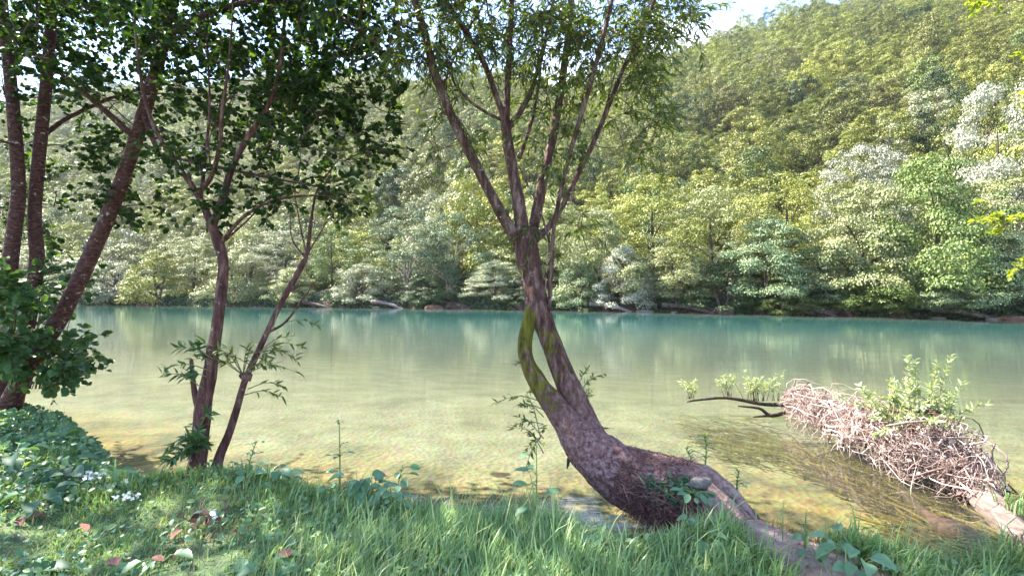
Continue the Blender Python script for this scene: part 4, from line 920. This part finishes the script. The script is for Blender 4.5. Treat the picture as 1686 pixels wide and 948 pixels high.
# ------------------------------------------------------------------ driftwood
r = np.random.default_rng(61)
D = empty('driftwood_log', (4.4, 6.2, 0), label='sun-bleached driftwood log with tangled debris lying in shallow water', cat='driftwood')
lp = [(4.15, 3.9, -.12), (4.5, 4.75, .02), (4.62, 5.3, .14), (4.6, 5.9, .22), (4.55, 6.6, .24), (4.5, 7.3, .22), (4.48, 8.0, .28), (4.5, 8.3, .40)]
lr = [.11, .115, .125, .20, .17, .14, .10, .07]
def dlimb(name, pts, rr, mat=None, seg=14, rough=.12, n=50):
    P, Rr = smooth_path(pts, rr, n); V, Fc = tube(P, Rr, seg, rough, seed=float(pts[0][0]))
    link(name, mesh(name, V - np.array(D.location), Fc, mat or M['drift'], {'tint': np.zeros(len(V))}, True), D); return P, Rr
LP, LR = dlimb('log', lp, lr, seg=28, n=110, rough=.2)
dlimb('broken_stub', [at(1358, 690, 8.0), at(1345, 672, 8.0), at(1325, 648, 8.05), at(1319, 642, 8.06)], [.07, .075, .07, .066], n=16)
dlimb('branch', [at(1345, 690, 8.1), at(1300, 668, 8.3), at(1255, 665, 8.4), at(1200, 655, 8.5), at(1160, 657, 8.5), at(1131, 661, 8.5)], [.045, .035, .03, .026, .02, .012], M['drift_dark'], 8, n=30)
dlimb('branch', [at(1305, 676, 8.2), at(1270, 684, 8.1), at(1250, 672, 8.1), at(1215, 668, 8.1)], [.03, .028, .022, .012], M['drift_dark'], 8, n=20)
dlimb('branch', [at(1300, 676, 8.2), at(1275, 683, 8.1), at(1240, 686, 8.0)], [.025, .024, .01], M['drift_dark'], 8, n=16)
dlimb('branch', [at(1395, 715, 6.9), at(1385, 735, 6.8), at(1345, 750, 6.7), at(1325, 758, 6.6)], [.02, .018, .015, .008], M['drift'], 8, n=16)
dlimb('root_stub', [at(1515, 690, 5.9), at(1540, 690, 5.8), at(1560, 690, 5.75)], [.12, .10, .05], M['debris'], 12, .3, n=14)
dlimb('root_stub', [at(1480, 700, 6.0), at(1500, 688, 5.95), at(1520, 700, 5.9)], [.05, .06, .05], M['debris'], 10, .3, n=14)
dlimb('root_stub', [at(1575, 770, 5.4), at(1590, 764, 5.3), at(1603, 768, 5.25)], [.05, .065, .03], M['drift_dark'], 10, .3, n=12)
dlimb('sunken_stem', [(3.35, 3.5, .10), (3.6, 3.9, .1), (3.75, 4.3, .04), (3.9, 4.8, -.05), (4.2, 5.6, -.08)], [.05, .085, .08, .06, .04], M['drift_dark'], 12, .25, n=40)
bag = Bag()
i_of = lambda y: int(np.argmin(np.abs(LP[:, 1] - y)))
NST = 4600
for k in range(NST):
    y = r.uniform(5.0, 8.1); i = i_of(y)
    bulk = interp(y, [4.9, 5.5, 6.0, 6.6, 7.2, 8.1], [.03, .22, .27, .12, .14, .02])
    th = r.normal(0, 1.0); d0 = np.array([math.sin(th) * r.choice([-1, 1]) * 1.15, 0, math.cos(th)])
    lump = 1 + .65 * math.sin(y * 7.1) + .4 * math.sin(y * 13 + th * 3)
    c_ = LP[i] + d0 * (LR[i] + bulk * r.uniform(0, 1) * lump) * np.array([1, 1, .85])
    if c_[2] < -.03: c_[2] = r.uniform(-.02, .1)
    L = r.uniform(.12, .75) * r.uniform(.4, 1)
    u = r.uniform(); d1 = np.array([r.normal() * .25 - .15, r.normal() * .4, -1]) if u < .4 else (np.array([r.normal() * .35, 1, r.normal() * .15]) if u < .75 else rand_dirs(1, r)[0]); d1 = unit(d1)
    bend = r.normal(size=3) * .22 * L; pts = np.array([c_ + d1 * L * (t - .4) + bend * (4 * t * (1 - t)) + r.normal(size=3) * .012 for t in np.linspace(0, 1, 6)])
    cx = np.interp(pts[:, 1], LP[:, 1], LP[:, 0]); pts[:, 0] = np.where(np.abs(pts[:, 0] - cx) > .5, cx + np.sign(pts[:, 0] - cx) * .5, pts[:, 0]); pts[:, 2] = np.maximum(pts[:, 2], -.04)
    w_ = r.choice([.0018, .003, .0055, .011], p=[.44, .36, .15, .05])
    bag.add(*tube(pts, np.array([.8, 1.2, 1.1, 1, .8, .3]) * w_, 4 if w_ > .004 else 3, cap=False), a=np.clip(r.beta(.8, 1.0), 0, 1))
o = twigs(D, bag, M['debris'], 'tangled_debris')
# dead leaves caught in the tangle
k = 800; y = r.uniform(5.0, 8.0, k); ii = np.array([i_of(v) for v in y]); th = r.normal(0, 1.0, k); sg = r.choice([-1, 1], k)
bulk = interp(y, [4.9, 5.5, 6.0, 6.6, 7.2, 8.1], [.10, .30, .30, .22, .17, .06])
d0 = np.stack([np.sin(th) * sg, 0 * th, np.cos(th)], -1); pp = LP[ii] + d0 * (LR[ii] + bulk * r.uniform(.3, 1.05, k))[:, None]; pp[:, 2] = np.maximum(pp[:, 2], .01)
V, Fc = stamp(*T_OVAL, pp - np.array(D.location), frames(rand_dirs(k, r), unit(d0 + r.normal(size=(k, 3)) * .6)), r.uniform(.025, .07, k))
o = link('dead_leaves', mesh('dead_leaves', V, Fc, M['debris'], {'tint': np.repeat(r.beta(.8, .9, k), len(T_OVAL[0]))}, True), D); o['kind'] = 'stuff'
# sprouting willow bush on the log and small sprouts on the thin branch
def sprout(label, spots, L, per, leaf, name='willow_sprouts', spread=.5):
    o = empty(name, tuple(spots[0][0]), label=label, cat='sprouts', group='willow sprouts on the driftwood')
    shoots(o, spots, r, T_LANCE if leaf[1] < .08 else T_LONG, M['leaf_sprout'], M['twig_green'], L=L, per=per, leaf=leaf, spread=spread, droop=.05, mass='leaves', stem='stems', up=.3)
sp = [(at(1505, 700, 5.9) + np.array([r.uniform(-.3, .3), r.uniform(-.25, .25), r.uniform(-.02, .06)]), (r.normal() * .75, r.normal() * .4, r.uniform(.35, 1.1))) for _ in range(52)]
sprout('bushy pale willow sprouts growing upright from the driftwood heap', sp, (.3, .62), 34, (.045, .085))
sp = [(at(1500 + dx, 690, 5.9), v) for dx, v in ((-3, (-.05, 0, 1)), (6, (.02, 0, 1)), (30, (.15, 0, 1)), (38, (.22, 0, 1)))]
sprout('tallest spiky sprout stems above the driftwood heap', sp, (.68, .82), 60, (.045, .075), spread=.06)
for px, py, n_, h_, lab in [(1137, 656, 9, .3, 'small pale sprouts at the tip of the thin driftwood branch'), (1195, 652, 8, .34, 'pale sprouts midway along the thin driftwood branch'), (1250, 660, 26, .42, 'dense pale sprouts near the root of the thin driftwood branch')]:
    sp = [(at(px + r.normal() * (5 if n_ < 20 else 16), py, 8.45), (r.normal() * .35, r.normal() * .3, 1)) for _ in range(n_)]
    sprout(lab, sp, (h_ * .6, h_ * 1.3), 24, (.04, .075), spread=.3)
# algae and weed strands under the surface round the log
bag = Bag()
def weed(cnt, x0, x1, y0, y1, z0, z1, L0, L1, dirv):
    for k in range(cnt):
        p0 = np.array([r.uniform(x0, x1), r.uniform(y0, y1), r.uniform(z0, z1)]); L = r.uniform(L0, L1); d = unit(np.array(dirv) + r.normal(size=3) * [.35, .35, .05]); s_ = np.cross(d, [0, 0, 1.]) * r.uniform(.008, .022)
        pts = np.array([p0, p0 + d * L * .35 + r.normal(size=3) * [.05, .05, .01], p0 + d * L * .7 + r.normal(size=3) * [.07, .07, .01], p0 + d * L]); pts[:, 2] = np.minimum(pts[:, 2], -.015)
        V = np.concatenate([pts - s_, pts + s_]); bag.add(V, [np.array([[q_, q_ + 1, q_ + 5, q_ + 4] for q_ in range(3)])], a=r.uniform())
weed(420, 3.7, 4.4, 4.2, 6.6, -.2, -.03, .2, .6, (-.2, 1, 0)); weed(200, 4.5, 5.1, 4.0, 5.2, -.2, -.03, .2, .6, (.3, 1, 0)); weed(260, 3.0, 4.3, 6.6, 8.6, -.3, -.06, .2, .6, (-.6, .6, 0)); weed(200, 3.3, 4.2, 3.6, 4.6, -.15, -.02, .15, .5, (-.3, 1, 0))
tag(link('water_weed', bag.mesh('water_weed', M['weed'])), 'golden brown algae strands under water round the driftwood', 'water weed', kind='stuff')

# ------------------------------------------------------------------ grass of the near bank
r = np.random.default_rng(71)
def blades(cnt, xr, yr, hfun, keep, seed, lean=(0, 0)):
    r = np.random.default_rng(seed)
    x = r.uniform(*xr, cnt); y = r.uniform(*yr, cnt); ok = keep(x, y, r.uniform(size=cnt)); x, y = x[ok], y[ok]; n_ = len(x)
    z = bank_h(x, y); h = hfun(x, y) * r.uniform(.45, 1.25, n_); th = r.uniform(0, 6.283, n_) ; bend = r.uniform(.15, 1.0, n_)
    swirl = 1.6 * wob(x * .9, y * .9); dx = np.cos(th) + 1.0 * np.cos(swirl) + lean[0]; dy = np.sin(th) + 1.0 * np.sin(swirl) + lean[1]; nn = np.hypot(dx, dy) + 1e-6; dx, dy = dx / nn, dy / nn
    w = r.uniform(.0028, .0078, n_) * (.75 + h * 1.4); sx, sy = -dy, dx
    ang = r.normal(0, .5, n_); sx, sy = sx * np.cos(ang) - sy * np.sin(ang), sx * np.sin(ang) + sy * np.cos(ang)
    V = []
    for t in (0, .35, .7, 1.0):
        bx = x + dx * bend * h * t**2 * .85; by = y + dy * bend * h * t**2 * .85; bz = z + h * (t - .38 * bend * t**2.2) - .01; ww = w * (1 - t**1.6 * .97)
        V += [np.stack([bx - sx * ww, by - sy * ww, bz], -1), np.stack([bx + sx * ww, by + sy * ww, bz], -1)]
    V = np.stack(V, 1).reshape(-1, 3); o_ = (np.arange(n_) * 8)[:, None]
    Fq = np.concatenate([o_ + np.array([[0, 1, 3, 2]]), o_ + np.array([[2, 3, 5, 4]]), o_ + np.array([[4, 5, 7, 6]])])
    tint = np.clip(r.normal(.42, .2, n_) + .16 * wob(x * 2.1, y * 2.1) + np.where(r.uniform(size=n_) < .05, .5, 0), 0, 1)
    return V, [Fq], np.repeat(tint, 8)
def g_height(x, y):
    right = sstep(-2.0, -.2, x); e_ = sstep(-1.5, -.3, y - edge(x))
    return (.07 + .125 * right + .07 * e_ * (1 - right * .3)) * (.8 + .45 * wob(x * 3.3, y * 3.1)).clip(.45, 1.5)
def g_keep(x, y, u):
    d = y - edge(x); pm = path_mask(x, y); bald = .5 + .5 * wob(x * 1.9 + 3, y * 2.3)
    dens = np.where(x < -1.2, .45 + .6 * bald, .95) * np.where(pm > .15, .03, 1)
    mound = np.exp(-(((x - 1.45) / .35) ** 2 + ((y - 4.25) / .22) ** 2))
    return (d < -.12) & (u < dens * (1 - .9 * mound))
bg_ = Bag()
for args in [(85000, (-4.6, 3.6), (2.2, 5.4), 3), (30000, (-7.5, 6.5), (.6, 7.0), 4), (3200, (-2.6, 3.4), (2.3, 4.8), 8)]:
    V, Fq, t = blades(args[0], args[1], args[2], g_height if args[3] < 8 else (lambda x, y: g_height(x, y) * 1.5 + .05), g_keep, args[3], (-.2, .3)); t = t if args[3] < 8 else np.clip(t + .22, 0, 1); bg_.add(V, Fq, t)
tag(link('bank_grass', bg_.mesh('bank_grass', M['grass'], True)), 'long green grass covering the near river bank', 'grass', kind='stuff')
bg_ = Bag()
V, Fq, t = blades(26000, (-4.6, 3.4), (2.2, 5.0), lambda x, y: .05 + .05 * r.uniform(size=len(x)), lambda x, y, u: (y - edge(x) < -.05) & (u < .16 + .7 * np.clip(path_mask(x + .12, y) + path_mask(x - .12, y), 0, 1) * (path_mask(x, y) < .8) + .45 * (wob(x * 1.9 + 3, y * 2.3) < -.45)), 9)
bg_.add(V, Fq, t)
tag(link('dry_grass', bg_.mesh('dry_grass', M['grass_dry'], True)), 'dry straw-coloured grass beside the bare dirt strip', 'grass', kind='stuff')
# low leafy ground cover on the left bank
k = 9000; x = r.uniform(-6.6, -2.6, k); y = r.uniform(3.6, 6.6, k); ok = (y - edge(x) < -.02) & (r.uniform(size=k) < sstep(-2.8, -4.2, x - (y - 4.6) * .3)); x, y = x[ok], y[ok]; k = len(x)
pp = np.stack([x, y, bank_h(x, y) + r.uniform(.01, .14, k) * (.55 + .6 * wob(x * 3, y * 3))], -1); nor = unit(r.normal(size=(k, 3)) * .6 + [.1, -.35, .9]); ax = unit(np.cross(nor, rand_dirs(k, r)))
V, Fc = stamp(*T_OVAL, pp, frames(ax, nor), r.uniform(.03, .11, k) * r.uniform(.5, 1.1, k))
tag(link('ground_cover', mesh('ground_cover', V, Fc, M['herb'], {'tint': np.repeat(r.uniform(0, 1, k), len(T_OVAL[0]))}, True)), 'dark leafy ground cover on the left bank under the alder', 'ground cover', kind='stuff')
k = 7000; x = r.uniform(-4.6, 3.2, k); y = r.uniform(2.3, 5.2, k); ok = (y - edge(x) < -.1) & (path_mask(x, y) < .2) & (r.uniform(size=k) < .35 + .6 * (wob(x * 2.3, y * 2.7, 1, 5.) > .1)); x, y = x[ok], y[ok]; k = len(x)
pp = np.stack([x, y, bank_h(x, y) + r.uniform(.02, .09, k)], -1); nor = unit(r.normal(size=(k, 3)) * .5 + [0, -.2, 1]); ax = unit(np.cross(nor, rand_dirs(k, r)))
V, Fc = stamp(*T_OVAL, pp, frames(ax, nor), r.uniform(.018, .06, k))
tag(link('small_weeds', mesh('small_weeds', V, Fc, M['herb'], {'tint': np.repeat(r.uniform(0, 1, k), len(T_OVAL[0]))}, True)), 'small leafy weeds mixed into the bank grass', 'weeds', kind='stuff')
# arching reed tufts at the lower right
for px, py, cnt, hh, lab in [(1660, 930, 70, .55, 'arching reed tuft in the lower right corner'), (1600, 940, 45, .3, 'short grass tuft at the bank left of the corner reeds'), (1668, 800, 26, .4, 'thin pale reed stems at right edge behind the sunken log')]:
    loc = gz(px, py) if py > 850 else at(px, py + 40, 4.6); o = empty('reed_tuft', tuple(loc), label=lab, cat='reeds', group='reed tufts on the right')
    for half in range(2):
        b_ = Bag()
        for k in range(cnt):
            th = r.uniform(0, 6.28); L = hh * r.uniform(.5, 1.2); d = np.array([math.cos(th) - .5, math.sin(th) * .6, 0]) * r.uniform(.2, .9); b0 = np.array([r.normal() * .07, r.normal() * .07, -.03]); s_ = np.array([-d[1], d[0], 0]); s_ = s_ / (np.linalg.norm(s_) + 1e-6) * r.uniform(.003, .007)
            pts = [b0 + d * L * t * t + np.array([0, 0, L * (t - .5 * t**2.5)]) for t in (0, .3, .55, .8, 1)]; ww = [1, 1, .8, .5, .05]
            V = np.array([p - s_ * w_ for p, w_ in zip(pts, ww)] + [p + s_ * w_ for p, w_ in zip(pts, ww)]); b_.add(V, [np.array([[q_, q_ + 1, q_ + 6, q_ + 5] for q_ in range(4)])], a=r.uniform(.2, 1))
        q_ = link(('blades', 'dry_blades')[half], b_.mesh('blades', (M['grass'], M['grass_dry'])[half], True), o); q_['kind'] = 'stuff'
        cnt = cnt // 4
# small things in the grass
o = empty('dead_leaf_heap', tuple(gz(345, 878)), label='small heap of dead purplish leaves in the grass', cat='leaf litter')
pm_ = [mesh('leaf', T_OVAL[0], T_OVAL[1], M[m_], {'tint': np.full(len(T_OVAL[0]), .5)}, True) for m_ in ('litter', 'petal_white', 'drift_dark')]
for k in range(16):
    q_ = link('leaf', pm_[r.choice([0, 0, 1, 2])], o); q_.location = (r.normal() * .05, r.normal() * .05, .06 + r.uniform(0, .1)); q_.scale = [r.uniform(.05, .09)] * 3; q_.rotation_euler = (r.uniform(-1, 1), r.uniform(-1, 1), r.uniform(0, 6.3))
for px, py, lab in [(150, 812, 'white flower cluster at the left among bluish leaves'), (205, 850, 'single white flower head in grass right of the white cluster')]:
    leafy_plant('white_flowers', lab, gz(px, py), r, 5, .06, .06, T_OVAL, M['herb'], height=.14, flowers=(M['petal_white'], .017, 26 if 'cluster' in lab else 8), cat='flowers', group='white flowers in the grass')
for px, py, lab in [(25, 865, 'rusty dead leaf at the left edge'), (45, 862, 'pinkish dead leaf just right of the rusty one'), (135, 875, 'brown dead leaf in short grass left of the heap'), (270, 940, 'dark red dead leaf at the bottom edge'), (300, 885, 'tan dead leaf just left of the dead leaf heap'), (455, 935, 'brown dead leaf beside the flat dock leaves'), (195, 946, 'reddish dead leaf in the bottom left grass')]:
    q_ = link('fallen_leaf', pm_[0], None, tuple(gz(px, py) + np.array([0, 0, .06]))); q_.scale = [r.uniform(.08, .12)] * 3; q_.rotation_euler = (r.uniform(-.4, .4), r.uniform(-.4, .4), r.uniform(0, 6.3)); tag(q_, lab, 'leaf', 'fallen leaves in the grass')
o = link('hanging_dead_leaf', mesh('hanging_dead_leaf', T_LONG[0], T_LONG[1], M['drift_dark'], {'tint': np.zeros(len(T_LONG[0]))}, True), None, tuple(at(935, 752, 4.7))); o.scale = (.13, .13, .13); o.rotation_euler = (R(-70), R(10), R(-40)); tag(o, 'dark dead leaf hanging below the willow trunk', 'leaf')

# dark stones on the river bed
for px, py, sc, lab in [(820, 765, .16, 'dark submerged stone near the tall stalk'), (893, 775, .10, 'small dark submerged stone under the willow trunk'), (740, 800, .12, 'submerged brown stone close to the bank edge'), (270, 735, .2, 'submerged dark stone left of the forked tree')]:
    Y = (CAM_H + .12) * F / (py - 474); q_ = link('river_stone', stone_mesh('river_stone', px * .2, M['drift_dark'] if 'dark' in lab else M['stone_red'], .3), None, ((px - 843) / F * Y, Y, float(bed_h(np.array((px - 843) / F * Y), np.array(Y))) - .03)); q_.scale = [sc] * 3; tag(q_, lab, 'stone', 'stones under the shallow water')

# ------------------------------------------------------------------ yellow-leaved tree whose branches reach in from the right
r = np.random.default_rng(83)
YT = empty('overhanging_tree', (6.3, 4.2, .3), label='yellow-green leafy branch tips reaching in from the right edge', cat='tree', group='trees on the near bank')
def wl_(name, pts, rr, seg=10):
    P, Rr = smooth_path(pts, rr, 24); V, Fc = tube(P, Rr, seg, .08); link(name, mesh(name, V - np.array(YT.location), Fc, M['bark_alder'], {'tint': np.zeros(len(V))}, True), YT); return P
sk = [wl_('trunk', [(6.3, 4.2, .1), (6.35, 4.25, 2), (6.5, 4.3, 4), (6.6, 4.2, 6)], [.16, .13, .1, .03], 14), wl_('branch', [(6.35, 4.25, 2.0), (6.2, 4.9, 2.5), (5.75, 5.6, 2.75)], [.05, .03, .008]), wl_('branch', [(6.35, 4.25, 1.8), (6.3, 5, 2.15), (6.1, 5.9, 2.3)], [.04, .025, .008]), wl_('branch', [(6.5, 4.3, 3.8), (6.0, 4.8, 4.4), (5.2, 5.2, 5.0)], [.05, .03, .008])]
tg = np.concatenate([region([(7, 1600, 1700, 345, 375, 5.4, 5.8), (3, 1665, 1710, 425, 455, 5.8, 6.1), (4, 1610, 1690, -25, 8, 5.0, 5.6), (3, 1675, 1720, 80, 140, 5, 5.5)], r), np.stack([r.uniform(5.9, 7.6, 60), r.uniform(3.0, 5.5, 60), r.uniform(2.4, 7, 60)], -1)])
bag = Bag(); tips = attract(sk, tg, r, bag, rad=.008)
foliage(YT, sprays(tips, r, bag, (2, 4), (.1, .22), 9, .15, (.045, .075)), T_OVAL, M['leaf_yellow'], r, singles=60); twigs(YT, bag, M['twig_green'])

# ------------------------------------------------------------------ thin summer haze over the valley
hz = np.array([[x, y, z] for x in (-780., 780.) for y in (-400., 1300.) for z in (-7., 420.)])
m, n, l, out = newmat('haze'); pv = n.new('ShaderNodeVolumePrincipled'); pv.inputs['Color'].default_value = (.86, .9, 1, 1); pv.inputs['Density'].default_value = .0001; pv.inputs['Anisotropy'].default_value = .2
l.new(pv.outputs[0], out.inputs['Volume'])
tag(link('haze', mesh('haze', hz, [np.array([[0, 1, 3, 2], [4, 6, 7, 5], [0, 4, 5, 1], [2, 3, 7, 6], [0, 2, 6, 4], [1, 5, 7, 3]])], m)), 'thin pale summer haze hanging over the river valley', 'haze', kind='stuff')
